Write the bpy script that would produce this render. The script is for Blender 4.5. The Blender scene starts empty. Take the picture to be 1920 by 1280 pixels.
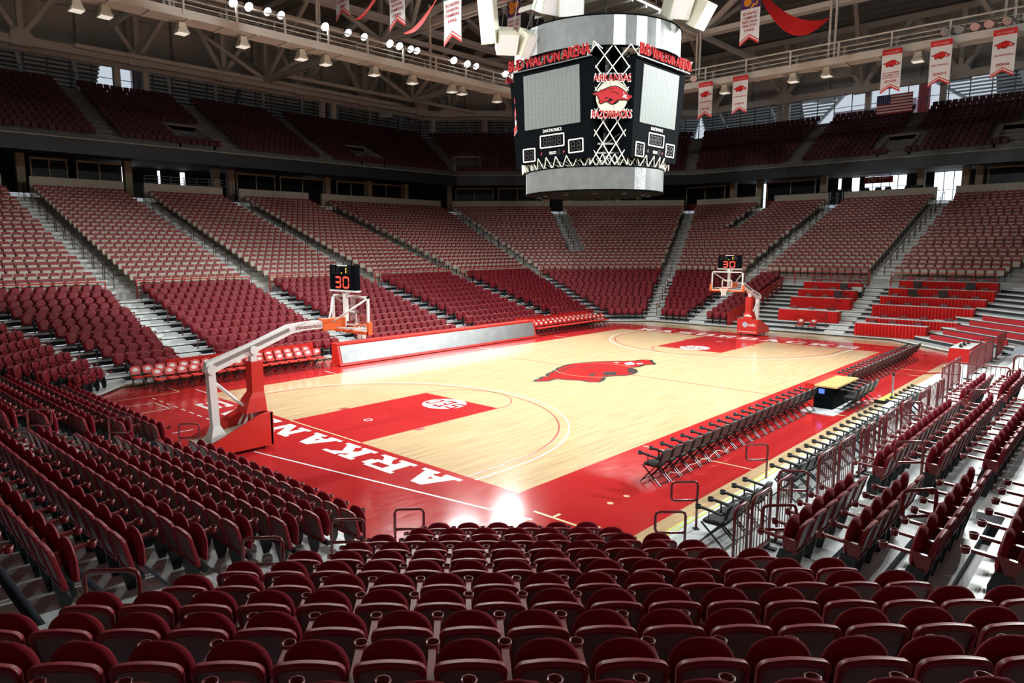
import bpy, math, random, json
import numpy as np
from mathutils import Vector, Matrix

# ------------------------------------------------------------------ camera, world, exposure
SC = bpy.context.scene
COL = SC.collection
CAM = (-25.6676, -17.1747, 5.4055)
YAW, PITCH, ROLL, FPX = 0.780996, -0.1347123, -0.00459827, 1298.228


def cam_axes():
    f = Vector((math.cos(PITCH) * math.cos(YAW), math.cos(PITCH) * math.sin(YAW), math.sin(PITCH)))
    r = Vector((math.sin(YAW), -math.cos(YAW), 0))
    u = r.cross(f)
    return math.cos(ROLL) * r + math.sin(ROLL) * u, -math.sin(ROLL) * r + math.cos(ROLL) * u, f


CR, CU, CF = cam_axes()
cd = bpy.data.cameras.new('camera')
cd.sensor_width = 36.0
cd.lens = FPX * 36.0 / 1920.0
cd.shift_x = 90.33 / 1920.0
cd.clip_start = 0.05
cd.clip_end = 400
cam = bpy.data.objects.new('camera', cd)
COL.objects.link(cam)
M3 = Matrix((CR, CU, -CF)).transposed()
cam.matrix_world = Matrix.Translation(CAM) @ M3.to_4x4()
SC.camera = cam


def px(p):
    """pixel of a world point in the 1920 x 1280 frame, and its depth (only used to find which seats are in view and near)"""
    d = Vector(p) - Vector(CAM)
    w = d.dot(CF)
    if w < 0.2:
        return None
    return 869.67 + FPX * d.dot(CR) / w, 640 - FPX * d.dot(CU) / w, w


W = bpy.data.worlds.new('world')
SC.world = W
W.use_nodes = True
bg = W.node_tree.nodes['Background']
bg.inputs[0].default_value = (0.80, 0.88, 1.0, 1)
bg.inputs[1].default_value = 0.8
VS = SC.view_settings
VS.view_transform = 'Standard'
VS.look = 'None'
VS.gamma = 1.0
VS.exposure = 0.0
VS.use_curve_mapping = False
SC.cycles.max_bounces = 5
SC.cycles.diffuse_bounces = 3
SC.cycles.glossy_bounces = 3
SC.cycles.transmission_bounces = 4
SC.cycles.transparent_max_bounces = 8
SC.cycles.caustics_reflective = False
SC.cycles.caustics_refractive = False
SC.cycles.sample_clamp_indirect = 6.0

FLOOD_POWER = 8300.0          # watts of each working flood light on the catwalks
HOUSE_POWER = 350.0            # watts of each high-bay house light


# ------------------------------------------------------------------ materials
MATS = {}


def mat(name, col, rough=0.6, metal=0.0, emit=None, es=1.0, noise=0.0, nscale=8.0, coat=0.0, spec=0.5, trans=0.0, alpha=1.0):
    m = bpy.data.materials.new(name)
    m.use_nodes = True
    nt = m.node_tree
    b = nt.nodes['Principled BSDF']
    c = (*col, 1) if len(col) == 3 else col
    b.inputs['Base Color'].default_value = c
    b.inputs['Roughness'].default_value = rough
    b.inputs['Metallic'].default_value = metal
    b.inputs['Specular IOR Level'].default_value = spec
    b.inputs['Coat Weight'].default_value = coat
    b.inputs['Coat Roughness'].default_value = 0.08
    if trans:
        b.inputs['Transmission Weight'].default_value = trans
    if alpha < 1:
        b.inputs['Alpha'].default_value = alpha
    if emit:
        b.inputs['Emission Color'].default_value = (*emit, 1)
        b.inputs['Emission Strength'].default_value = es
    if noise > 0:
        tc = nt.nodes.new('ShaderNodeTexCoord')
        n = nt.nodes.new('ShaderNodeTexNoise')
        n.inputs['Scale'].default_value = nscale
        n.inputs['Detail'].default_value = 4
        nt.links.new(tc.outputs['Object'], n.inputs['Vector'])
        r = nt.nodes.new('ShaderNodeMapRange')
        r.inputs[1].default_value = 0.3
        r.inputs[2].default_value = 0.7
        r.inputs[3].default_value = 1 - noise
        r.inputs[4].default_value = 1 + noise
        nt.links.new(n.outputs['Fac'], r.inputs[0])
        mx = nt.nodes.new('ShaderNodeMix')
        mx.data_type = 'RGBA'
        mx.blend_type = 'MULTIPLY'
        mx.inputs[0].default_value = 1
        mx.inputs[6].default_value = c
        nt.links.new(r.outputs[0], mx.inputs[7])
        nt.links.new(mx.outputs[2], b.inputs['Base Color'])
    MATS[name] = m
    return m


def wood_mat(name, c1, c2, scale, rough, coat):
    m = mat(name, c1, rough, coat=coat)
    nt = m.node_tree
    b = nt.nodes['Principled BSDF']
    tc = nt.nodes.new('ShaderNodeTexCoord')
    br = nt.nodes.new('ShaderNodeTexBrick')
    br.offset = 0.37
    br.inputs['Color1'].default_value = (*c1, 1)
    br.inputs['Color2'].default_value = (*c2, 1)
    br.inputs['Mortar'].default_value = (*[v * 0.8 for v in c2], 1)
    br.inputs['Scale'].default_value = scale
    br.inputs['Mortar Size'].default_value = 0.004
    br.inputs['Brick Width'].default_value = 1.6
    br.inputs['Row Height'].default_value = 0.07
    nt.links.new(tc.outputs['Object'], br.inputs['Vector'])
    mp = nt.nodes.new('ShaderNodeMapping')
    mp.inputs['Scale'].default_value = (0.5, 7, 1)
    nt.links.new(tc.outputs['Object'], mp.inputs['Vector'])
    n = nt.nodes.new('ShaderNodeTexNoise')
    n.inputs['Scale'].default_value = 1.1
    n.inputs['Detail'].default_value = 5
    nt.links.new(mp.outputs[0], n.inputs['Vector'])
    r = nt.nodes.new('ShaderNodeMapRange')
    r.inputs[1].default_value = 0.3
    r.inputs[2].default_value = 0.7
    r.inputs[3].default_value = 0.86
    r.inputs[4].default_value = 1.12
    nt.links.new(n.outputs['Fac'], r.inputs[0])
    mx = nt.nodes.new('ShaderNodeMix')
    mx.data_type = 'RGBA'
    mx.blend_type = 'MULTIPLY'
    mx.inputs[0].default_value = 1
    nt.links.new(br.outputs['Color'], mx.inputs[6])
    nt.links.new(r.outputs[0], mx.inputs[7])
    nt.links.new(mx.outputs[2], b.inputs['Base Color'])
    return m


def paint_mat(name, col):
    """floor paint with scuffs that run along the boards"""
    m = mat(name, col, 0.2, coat=0.0)
    nt = m.node_tree
    b = nt.nodes['Principled BSDF']
    tc = nt.nodes.new('ShaderNodeTexCoord')
    mp = nt.nodes.new('ShaderNodeMapping')
    mp.inputs['Scale'].default_value = (1.2, 9, 1)
    nt.links.new(tc.outputs['Object'], mp.inputs['Vector'])
    n = nt.nodes.new('ShaderNodeTexNoise')
    n.inputs['Scale'].default_value = 1.5
    n.inputs['Detail'].default_value = 8
    n.inputs['Roughness'].default_value = 0.7
    nt.links.new(mp.outputs[0], n.inputs['Vector'])
    r = nt.nodes.new('ShaderNodeMapRange')
    r.inputs[1].default_value = 0.35
    r.inputs[2].default_value = 0.75
    r.inputs[3].default_value = 0.09
    r.inputs[4].default_value = 0.17
    nt.links.new(n.outputs['Fac'], r.inputs[0])
    nt.links.new(r.outputs[0], b.inputs['Roughness'])
    cr = nt.nodes.new('ShaderNodeValToRGB')
    cr.color_ramp.elements[0].position = 0.66
    cr.color_ramp.elements[0].color = (*col, 1)
    cr.color_ramp.elements[1].position = 0.76
    cr.color_ramp.elements[1].color = (min(1, col[0] * 1.15), col[1] + 0.09, col[2] + 0.09, 1)
    nt.links.new(n.outputs['Fac'], cr.inputs[0])
    nt.links.new(cr.outputs[0], b.inputs['Base Color'])
    return m


wood_mat('maple', (0.67, 0.485, 0.285), (0.60, 0.425, 0.24), 1.0, 0.12, 0.0)
paint_mat('court_red', (0.50, 0.024, 0.026))
mat('line_white', (0.86, 0.86, 0.84), 0.3, coat=0.3)
mat('line_cream', (0.80, 0.62, 0.36), 0.3, coat=0.3)
mat('line_red', (0.36, 0.016, 0.016), 0.3, coat=0.3)
mat('line_black', (0.010, 0.008, 0.008), 0.5, spec=.08)
mat('burgundy_plastic', (0.225, 0.010, 0.020), 0.46, noise=0.12, nscale=40, spec=0.35)
mat('burgundy_cloth', (0.23, 0.010, 0.024), 0.9, noise=0.12, nscale=160, spec=0.2)
mat('shell_grey', (0.15, 0.085, 0.082), 0.42)
mat('arm_plastic', (0.23, 0.030, 0.034), 0.4)
mat('dark_plastic', (0.012, 0.014, 0.016), 0.45)
mat('black_iron', (0.012, 0.012, 0.013), 0.4)
mat('black_vinyl', (0.018, 0.019, 0.021), 0.5, spec=.35)
mat('white_dot', (0.8, 0.8, 0.8), 0.5)
mat('tier_maroon', (0.26, 0.022, 0.032), 0.55, noise=0.10, nscale=20)
mat('balcony_maroon', (0.075, 0.012, 0.018), 0.6)  # own dark maroon, deepened further for the weak light up there
mat('tier_beige', (0.54, 0.48, 0.40), 0.55)
mat('tread_grey', (0.60, 0.66, 0.67), 0.5, noise=0.14, nscale=1.3)
mat('tread_white', (0.78, 0.82, 0.82), 0.45)
mat('riser_dark', (0.02, 0.026, 0.03), 0.6)
mat('concrete', (0.42, 0.43, 0.41), 0.75, noise=0.12, nscale=1.5)
mat('concrete_shaded', (0.20, 0.20, 0.19), 0.8, noise=0.12, nscale=1.5)  # concrete darkened to stand for the shade on the balcony
mat('concrete_beige', (0.44, 0.40, 0.33), 0.75, noise=0.06, nscale=0.8)
mat('navy_fascia', (0.012, 0.018, 0.026), 0.5)
mat('rail_burgundy', (0.20, 0.018, 0.022), 0.3, metal=0.0, coat=0.4)
mat('rail_red', (0.50, 0.022, 0.015), 0.38)
mat('rail_dark', (0.05, 0.012, 0.016), 0.4)
mat('red_vinyl', (0.60, 0.025, 0.018), 0.38, coat=0.15)
mat('red_cloth', (0.70, 0.012, 0.012), 0.75)
mat('white_cloth', (0.80, 0.80, 0.80), 0.85)
mat('maroon_cloth', (0.42, 0.014, 0.022), 0.85)
mat('white_steel', (0.80, 0.81, 0.80), 0.35)
mat('steel', (0.45, 0.46, 0.47), 0.35, metal=0.8)
mat('dark_steel', (0.10, 0.11, 0.12), 0.5, metal=0.4)
mat('orange', (0.75, 0.13, 0.03), 0.4)
mat('net_white', (0.85, 0.85, 0.82), 0.8)
mat('black_panel', (0.003, 0.0045, 0.006), 0.9, spec=0.03)
mat('screen_grey', (0.17, 0.195, 0.19), 0.6, spec=0.2)
mat('sign_red', (0.42, 0.035, 0.04), 0.85, spec=0.05)
mat('sign_pink', (0.75, 0.35, 0.36), 0.5)
mat('screen_line', (0.12, 0.14, 0.14), 0.6)
mat('glow_white', (0.85, 0.88, 0.78), 0.5, emit=(0.9, 0.95, 0.8), es=0.12)  # white with a faint glow put in, on ropes and display frames
mat('segment_red', (0.5, 0.02, 0.02), 0.5, emit=(1.0, 0.06, 0.03), es=2.2)
mat('segment_amber', (0.5, 0.3, 0.02), 0.5, emit=(1.0, 0.55, 0.05), es=2.0)
mat('segment_off', (0.035, 0.022, 0.02), 0.5)
mat('dim_red', (0.22, 0.01, 0.02), 0.5)
mat('roof_deck', (0.24, 0.235, 0.225), 0.85)
mat('wall_panel', (0.58, 0.57, 0.54), 0.8, noise=0.06, nscale=0.7)
mat('truss_paint', (0.62, 0.60, 0.56), 0.6)
mat('catwalk_paint', (0.60, 0.575, 0.52), 0.6)
mat('cream_paint', (0.62, 0.59, 0.48), 0.6)
mat('lamp_lens', (0.9, 0.9, 0.9), 0.3, emit=(0.93, 1.0, 0.97), es=60.0)
mat('lamp_dim', (0.8, 0.8, 0.85), 0.2, emit=(0.85, 0.92, 1.0), es=1.6)
mat('lamp_off', (0.55, 0.58, 0.58), 0.15, metal=0.6)
mat('lamp_house', (0.9, 0.9, 0.85), 0.4, emit=(1.0, 0.93, 0.8), es=0.6)
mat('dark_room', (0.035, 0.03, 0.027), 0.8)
mat('tan_wall', (0.36, 0.28, 0.20), 0.8)
mat('dark_glass', (0.006, 0.007, 0.010), 0.35, spec=0.15)
mat('day_glass', (0.7, 0.8, 0.9), 0.3, emit=(0.78, 0.88, 1.0), es=1.9)
mat('brick_lilac', (0.52, 0.40, 0.46), 0.8, noise=0.08, nscale=2)
mat('soffit', (0.62, 0.66, 0.68), 0.7)
mat('soffit_gap', (0.10, 0.11, 0.12), 0.8)
mat('desk_wood', (0.62, 0.40, 0.15), 0.35, noise=0.1, nscale=3)
mat('navy', (0.03, 0.05, 0.16), 0.8)
mat('purple_cloth', (0.07, 0.02, 0.13), 0.85)
mat('green_cloth', (0.02, 0.16, 0.10), 0.85)
mat('orange_cloth', (0.75, 0.27, 0.02), 0.85)
mat('yellow_edge', (0.75, 0.78, 0.12), 0.5)
mat('yellow', (0.75, 0.55, 0.03), 0.5)
mat('blue_glow', (0.05, 0.12, 0.5), 0.4, emit=(0.1, 0.25, 0.9), es=0.8)
mat('paper', (0.8, 0.8, 0.78), 0.7)
mat('osb', (0.45, 0.32, 0.14), 0.8, noise=0.3, nscale=20)
mat('flag_white', (0.75, 0.75, 0.78), 0.85)
mat('flag_red', (0.40, 0.03, 0.05), 0.85)
# LED ribbon: dull grey modules, some panels brushed and glossier than the rest
mat('led_ribbon', (0.125, 0.135, 0.135), 0.5, metal=0.1, noise=.15, nscale=3)
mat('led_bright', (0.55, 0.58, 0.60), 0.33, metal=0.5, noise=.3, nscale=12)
mat('led_face', (0.30, 0.325, 0.335), 0.38, metal=0.75, noise=.1, nscale=2)
# backboard glass
m = bpy.data.materials.new('board_glass')
m.use_nodes = True
nt = m.node_tree
nt.nodes.clear()
o_ = nt.nodes.new('ShaderNodeOutputMaterial')
tr = nt.nodes.new('ShaderNodeBsdfTransparent')
gl = nt.nodes.new('ShaderNodeBsdfGlossy')
gl.inputs['Roughness'].default_value = 0.05
mx = nt.nodes.new('ShaderNodeMixShader')
mx.inputs[0].default_value = 0.10
tr.inputs[0].default_value = (0.93, 0.96, 0.95, 1)
nt.links.new(tr.outputs[0], mx.inputs[1])
nt.links.new(gl.outputs[0], mx.inputs[2])
nt.links.new(mx.outputs[0], o_.inputs[0])
MATS['board_glass'] = m


# ------------------------------------------------------------------ mesh helpers
class MB:
    def __init__(s):
        s.V, s.F, s.MI, s.S, s.names = [], [], [], [], []

    def mi(s, m):
        if m not in s.names:
            s.names.append(m)
        return s.names.index(m)

    def add(s, V, F, m, smooth=False):
        b = len(s.V)
        s.V += [tuple(v) for v in V]
        k = s.mi(m)
        for f in F:
            s.F.append([b + i for i in f])
            s.MI.append(k)
            s.S.append(smooth)
        return s

    def poly(s, pts, m):
        return s.add(pts, [list(range(len(pts)))], m)

    def hexa(s, p, m):
        """8 points: bottom 0-3 counter-clockwise, top 4-7"""
        return s.add(p, [(3, 2, 1, 0), (4, 5, 6, 7), (0, 1, 5, 4), (1, 2, 6, 5), (2, 3, 7, 6), (3, 0, 4, 7)], m)

    def box(s, x0, y0, z0, x1, y1, z1, m):
        return s.hexa([(x0, y0, z0), (x1, y0, z0), (x1, y1, z0), (x0, y1, z0), (x0, y0, z1), (x1, y0, z1), (x1, y1, z1), (x0, y1, z1)], m)

    def bar(s, p, q, w, h, m, up=(0, 0, 1)):
        p, q = Vector(p), Vector(q)
        d = (q - p).normalized()
        u = Vector(up)
        if abs(d.dot(u)) > 0.98:
            u = Vector((1, 0, 0))
        r = d.cross(u).normalized()
        u = r.cross(d)
        a, b = r * w / 2, u * h / 2
        return s.hexa([p - a - b, p + a - b, q + a - b, q - a - b, p - a + b, p + a + b, q + a + b, q - a + b], m)

    def ring(s, c, d, r, n, ref=None):
        d = Vector(d).normalized()
        u = Vector(ref) if ref else (Vector((0, 0, 1)) if abs(d.z) < 0.9 else Vector((1, 0, 0)))
        a = d.cross(u).normalized()
        b = a.cross(d)
        return [Vector(c) + r * (math.cos(2 * math.pi * i / n) * a + math.sin(2 * math.pi * i / n) * b) for i in range(n)]

    def tube(s, path, r, m, n=8, closed=False, caps=True):
        P = [Vector(p) for p in path]
        N = len(P)
        V, F = [], []
        prev = None
        for i in range(N):
            if closed:
                d = (P[(i + 1) % N] - P[i - 1])
            else:
                d = P[min(i + 1, N - 1)] - P[max(i - 1, 0)]
            d.normalize()
            if prev is None:
                u = Vector((0, 0, 1)) if abs(d.z) < 0.9 else Vector((1, 0, 0))
                a = d.cross(u).normalized()
            else:
                a = (prev - d * prev.dot(d)).normalized()
            prev = a
            b = d.cross(a)
            V += [P[i] + r * (math.cos(2 * math.pi * j / n) * a + math.sin(2 * math.pi * j / n) * b) for j in range(n)]
        for i in range(N if closed else N - 1):
            k = (i + 1) % N
            for j in range(n):
                F.append((i * n + j, i * n + (j + 1) % n, k * n + (j + 1) % n, k * n + j))
        if caps and not closed:
            F.append(tuple(range(n - 1, -1, -1)))
            F.append(tuple((N - 1) * n + j for j in range(n)))
        return s.add(V, F, m, n > 5)

    def cyl(s, p, q, r0, r1, m, n=16, caps=True):
        d = Vector(q) - Vector(p)
        A, B = s.ring(p, d, r0, n), s.ring(q, d, r1, n)
        F = [(j, (j + 1) % n, n + (j + 1) % n, n + j) for j in range(n)]
        s.add(A + B, F, m, True)
        if caps:
            s.add(A, [tuple(range(n - 1, -1, -1))], m)
            s.add(B, [tuple(range(n))], m)
        return s

    def prism(s, pts, off, m, side=None, smooth=False):
        """closed outline (3-D points) pushed along off"""
        n = len(pts)
        A = [Vector(p) for p in pts]
        B = [p + Vector(off) for p in A]
        s.add(A, [tuple(range(n - 1, -1, -1))], m)
        s.add(B, [tuple(range(n))], m)
        s.add(A + B, [(j, (j + 1) % n, n + (j + 1) % n, n + j) for j in range(n)], side or m, smooth)
        return s

    def loft(s, rings, m, caps=True, smooth=True):
        n = len(rings[0])
        V = [v for r in rings for v in r]
        F = []
        for i in range(len(rings) - 1):
            for j in range(n):
                F.append((i * n + j, i * n + (j + 1) % n, (i + 1) * n + (j + 1) % n, (i + 1) * n + j))
        s.add(V, F, m, smooth)
        if caps:
            s.add(rings[0], [tuple(range(n - 1, -1, -1))], m, smooth)
            s.add(rings[-1], [tuple(range(n))], m, smooth)
        return s

    def merge(s, o, mw=None):
        b = len(s.V)
        s.V += [tuple(mw @ Vector(v)) for v in o.V] if mw is not None else o.V
        ks = [s.mi(n) for n in o.names]
        for f, k, sm in zip(o.F, o.MI, o.S):
            s.F.append([b + i for i in f])
            s.MI.append(ks[k])
            s.S.append(sm)
        return s

    def mesh(s, name):
        me = bpy.data.meshes.new(name)
        me.from_pydata(s.V, [], s.F)
        for n in s.names:
            me.materials.append(MATS[n])
        me.polygons.foreach_set('material_index', s.MI)
        me.polygons.foreach_set('use_smooth', s.S)
        me.update()
        return me

    def build(s, name, parent=None, loc=None, label=None, cat=None, group=None, kind=None):
        o = bpy.data.objects.new(name, s.mesh(name))
        COL.objects.link(o)
        if parent:
            o.parent = parent
        if loc:
            o.location = loc
        return tag(o, label, cat, group, kind)


def tag(o, label=None, cat=None, group=None, kind=None):
    if label:
        o['label'] = label
    if cat:
        o['category'] = cat
    if group:
        o['group'] = group
    if kind:
        o['kind'] = kind
    return o


def thing(name, label, cat, loc=(0, 0, 0), rz=0.0, group=None):
    o = bpy.data.objects.new(name, None)
    o.empty_display_size = 0.2
    COL.objects.link(o)
    o.location = loc
    o.rotation_euler = (0, 0, rz)
    return tag(o, label, cat, group)


KIDS = {}


def tree(root):
    """remember a finished thing so that copies can be made without searching the scene"""
    def rec(o):
        return [(c, rec(c)) for c in bpy.data.objects if c.parent == o]
    KIDS[root.name] = rec(root)
    return root


def dup(root, loc, rz, label, group=None, skip=()):
    r = root.copy()
    COL.objects.link(r)
    r.location = loc
    r.rotation_euler = (0, 0, rz)
    r['label'] = label
    if group:
        r['group'] = group

    def rec(lst, par):
        for c, sub in lst:
            if c.name.split('.')[0] in skip:
                continue
            d = c.copy()
            COL.objects.link(d)
            d.parent = par
            rec(sub, d)
    rec(KIDS[root.name], r)
    return r


def ordn(n):
    return '%d%s' % (n, 'th' if 10 <= n % 100 <= 20 else {1: 'st', 2: 'nd', 3: 'rd'}.get(n % 10, 'th'))


def tile(name, mb, xf, **kw):
    """one mesh of many copies of mb; xf = list of (x, y, z, rz)"""
    V = np.array(mb.V, dtype=np.float64)
    n, nv = len(xf), len(V)
    X = np.array(xf)
    c, s = np.cos(X[:, 3])[:, None], np.sin(X[:, 3])[:, None]
    out = np.empty((n, nv, 3))
    out[:, :, 0] = V[None, :, 0] * c - V[None, :, 1] * s + X[:, 0:1]
    out[:, :, 1] = V[None, :, 0] * s + V[None, :, 1] * c + X[:, 1:2]
    out[:, :, 2] = V[None, :, 2] + X[:, 2:3]
    lt = np.array([len(f) for f in mb.F])
    lp = np.array([i for f in mb.F for i in f])
    LT = np.tile(lt, n)
    LP = (lp[None, :] + (np.arange(n) * nv)[:, None]).ravel()
    me = bpy.data.meshes.new(name)
    me.vertices.add(n * nv)
    me.vertices.foreach_set('co', out.ravel())
    me.loops.add(len(LP))
    me.loops.foreach_set('vertex_index', LP)
    me.polygons.add(len(LT))
    me.polygons.foreach_set('loop_start', np.r_[0, np.cumsum(LT)[:-1]])
    me.polygons.foreach_set('loop_total', LT)
    for nm in mb.names:
        me.materials.append(MATS[nm])
    me.polygons.foreach_set('material_index', np.tile(np.array(mb.MI), n))
    me.polygons.foreach_set('use_smooth', np.tile(np.array(mb.S), n))
    me.update(calc_edges=True)
    me.validate()
    o = bpy.data.objects.new(name, me)
    COL.objects.link(o)
    return tag(o, **kw)


# ------------------------------------------------------------------ lettering
def rc(x0, y0, x1, y1):
    return [(x0, y0), (x1, y0), (x1, y1), (x0, y1)]


SLAB = {
    'A': [[(.08, 0), (.36, 1), (.60, 1), (.33, 0)], [(.40, 1), (.64, 1), (.93, 0), (.67, 0)], rc(.28, .27, .74, .42), rc(0, 0, .42, .15), rc(.58, 0, 1, .15)],
    'R': [rc(.1, 0, .36, 1), rc(0, .85, .82, 1), rc(.72, .52, .96, .9), rc(.3, .42, .86, .57), [(.42, .48), (.68, .48), (.94, .05), (.66, .05)], rc(0, 0, .46, .15), rc(.6, 0, 1, .15)],
    'K': [rc(.1, 0, .35, 1), [(.32, .36), (.32, .62), (.62, .92), (.90, .92)], [(.40, .55), (.60, .70), (.95, .08), (.66, .08)], rc(0, 0, .45, .15), rc(0, .85, .45, 1), rc(.53, .85, 1, 1), rc(.55, 0, 1, .15)],
    'N': [rc(.1, 0, .31, 1), rc(.70, 0, .90, 1), [(.10, 1), (.36, 1), (.90, 0), (.64, 0)], rc(0, 0, .42, .15), rc(0, .85, .3, 1), rc(.58, .85, 1, 1)],
    'S': [rc(.08, .84, .92, 1), rc(.05, .5, .30, .92), rc(.1, .42, .9, .59), rc(.70, .08, .95, .52), rc(.08, 0, .92, .16), rc(.05, 0, .22, .30), rc(.78, .70, .95, 1)],
    'Z': [rc(.03, .84, .97, 1), rc(.03, 0, .97, .16), [(.66, .84), (.97, .84), (.36, .16), (.03, .16)], rc(.03, .68, .2, .9), rc(.8, .1, .97, .32)],
    'O': [rc(.05, .1, .31, .9), rc(.69, .1, .95, .9), rc(.15, .84, .85, 1), rc(.15, 0, .85, .16)],
    'B': [rc(.1, 0, .36, 1), rc(0, .85, .84, 1), rc(0, 0, .84, .15), rc(.3, .43, .84, .57), rc(.70, .55, .94, .92), rc(.72, .08, .97, .48)],
    'C': [rc(.05, .1, .31, .9), rc(.15, .84, .85, 1), rc(.15, 0, .85, .16), rc(.72, .64, .95, .94), rc(.72, .06, .95, .34)],
    'E': [rc(.1, 0, .36, 1), rc(0, .85, .95, 1), rc(0, 0, .95, .15), rc(.3, .43, .7, .57), rc(.8, .68, .95, .9), rc(.8, .1, .95, .32)],
}


def slab(mb, text, o, ex, ey, w, h, gap, m, thick=None):
    """slab letters from corner o, along ex, up ey"""
    o, ex, ey = Vector(o), Vector(ex), Vector(ey)
    for i, ch in enumerate(text):
        for j, q in enumerate(SLAB.get(ch, [])):
            pts = [o + ex * (i * (w + gap) + x * w) + ey * (y * h) + ex.cross(ey) * (.0002 * j) for x, y in q]
            if thick:
                mb.prism(pts, thick, m)
            else:
                mb.poly(pts, m)


_TXT = {}


def text_geo(s):
    if s in _TXT:
        return _TXT[s]
    cu = bpy.data.curves.new('t', 'FONT')
    cu.body = s
    cu.offset = 0.018
    cu.resolution_u = 2
    ob = bpy.data.objects.new('t', cu)
    COL.objects.link(ob)
    dg = bpy.context.evaluated_depsgraph_get()
    me = ob.evaluated_get(dg).to_mesh()
    V = [tuple(v.co) for v in me.vertices]
    F = [tuple(p.vertices) for p in me.polygons]
    ob.evaluated_get(dg).to_mesh_clear()
    bpy.data.objects.remove(ob)
    bpy.data.curves.remove(cu)
    xs = [v[0] for v in V]
    ys = [v[1] for v in V]
    x0, x1, y0, y1 = min(xs), max(xs), min(ys), max(ys)
    V = [((v[0] - x0) / (x1 - x0), (v[1] - y0) / (y1 - y0)) for v in V]
    _TXT[s] = (V, F)
    return _TXT[s]


def text(mb, s, o, ex, ey, w, h, m, thick=None):
    """text filling the rectangle w x h whose lower left corner is o"""
    V, F = text_geo(s)
    o, ex, ey = Vector(o), Vector(ex), Vector(ey)
    P = [o + ex * (x * w) + ey * (y * h) for x, y in V]
    mb.add(P, F, m)
    if thick is not None:
        t = Vector(thick)
        cnt = {}
        for f in F:
            for a, b in zip(f, f[1:] + f[:1]):
                cnt[(a, b)] = 1
        E = [(a, b) for a, b in cnt if (b, a) not in cnt]
        n = len(P)
        mb.add(P + [p - t for p in P], [(b, a, a + n, b + n) for a, b in E], m)


SEG = {'0': 'abcdef', '1': 'bc', '2': 'abged', '3': 'abgcd', '8': 'abcdefg'}


def digit(mb, d, o, ex, ey, w, h, m, t=0.16):
    o, ex, ey = Vector(o), Vector(ex), Vector(ey)
    k = t * w
    S = {'a': rc(k, h - k, w - k, h), 'g': rc(k, h / 2 - k / 2, w - k, h / 2 + k / 2), 'd': rc(k, 0, w - k, k),
         'f': rc(0, h / 2 + k * .3, k, h - k * .6), 'b': rc(w - k, h / 2 + k * .3, w, h - k * .6), 'e': rc(0, k * .6, k, h / 2 - k * .3), 'c': rc(w - k, k * .6, w, h / 2 - k * .3)}
    for c in SEG[d]:
        mb.poly([o + ex * x + ey * y for x, y in S[c]], m)


HOG = [(-3.98, .2), (-3.6, .38), (-3.33, .35), (-3.12, .56), (-2.89, .58), (-2.76, .4), (-2.51, .69), (-2.24, .86), (-1.62, 1.03), (-.8, 1.39), (.1, 1.6), (.69, 1.65), (1.31, 1.41), (1.63, 1.26), (2.2, .88), (2.82, .36), (3.34, -.05), (3.82, -.13), (4.01, -.34), (3.44, -.73), (3.19, -1.01), (3.01, -1.05), (2.61, -.8), (2.01, -.88), (1.62, -.8), (1.4, -.83), (1.15, -1.18), (.63, -1.6), (.48, -1.56), (.14, -1.66), (-.18, -1.67), (-.56, -1.38), (-1.1, -1.14), (-1.42, -1.25), (-1.89, -1.5), (-2.28, -1.6), (-2.48, -1.38), (-2.43, -.92), (-2.72, -.4), (-2.85, .05), (-3.18, .08), (-3.52, .02), (-3.78, .19)]
HOG_BLACK = [[(-.36, -.55), (.22, -.92), (-.49, -1.34), (-.93, -1.06)], [(1.1, -.88), (1.39, -.94), (.63, -1.6), (.29, -1.47)], [(-1.31, -.47), (-.5, -.4), (-1.51, -.82)],
             [(-2.35, .45), (-1.5, .95), (-.6, 1.2), (.3, 1.25), (.3, 1.18), (-.6, 1.1), (-1.5, .85)], [(-.4, .55), (.6, .5), (1.3, .0), (1.35, .08), (.62, .62), (-.4, .62)], [(-2.4, -1.0), (-1.7, -1.25), (-1.7, -1.33), (-2.42, -1.1)]]
HOG_WHITE = [[(2.39, .06), (2.89, 0), (2.68, -.33), (2.33, -.51), (2.02, -.31)], [(2.79, -.37), (3.02, -.56), (2.77, -.7), (2.53, -.53)], [(2.21, .53), (2.42, .36), (2.13, .26)]]


def hog(mb, c, ex, ey, size, red, nrm, step=0.002, black='line_black', white='line_white', detail=True):
    """running boar emblem, size = width"""
    c, ex, ey, nrm = Vector(c), Vector(ex), Vector(ey), Vector(nrm)
    k = size / 8.0

    def P(pts, g, lv):
        return [c + ex * (x * k) + ey * (y * k * g) + nrm * (lv * step) for x, y in pts]
    if detail:
        n = len(HOG)
        out = []
        for i in range(n):
            a, b = HOG[i - 1], HOG[(i + 1) % n]
            tx, ty = b[0] - a[0], b[1] - a[1]
            L = math.hypot(tx, ty) or 1
            out.append((HOG[i][0] - ty / L * 0.16, HOG[i][1] + tx / L * 0.16))
        mb.poly(P(out, 1, 0), black)
    mb.poly(P(HOG, 1, 1), red)
    if detail:
        for q in HOG_BLACK:
            mb.poly(P(q, 1, 2), black)
        for q in HOG_WHITE:
            mb.poly(P(q, 1, 2), white)


def arc(c, r, a0, a1, n):
    return [(c[0] + r * math.cos(math.radians(a0 + (a1 - a0) * i / n)), c[1] + r * math.sin(math.radians(a0 + (a1 - a0) * i / n))) for i in range(n + 1)]

# ------------------------------------------------------------------ court floor
L, HW = 14.325, 7.62
fl = MB()
fl.box(-24, -17, -0.2, 26, 17, 0.0, 'maple')


def flat(pts, lv, m):
    fl.poly([(x, y, lv * 0.0012) for x, y in pts], m)


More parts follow.
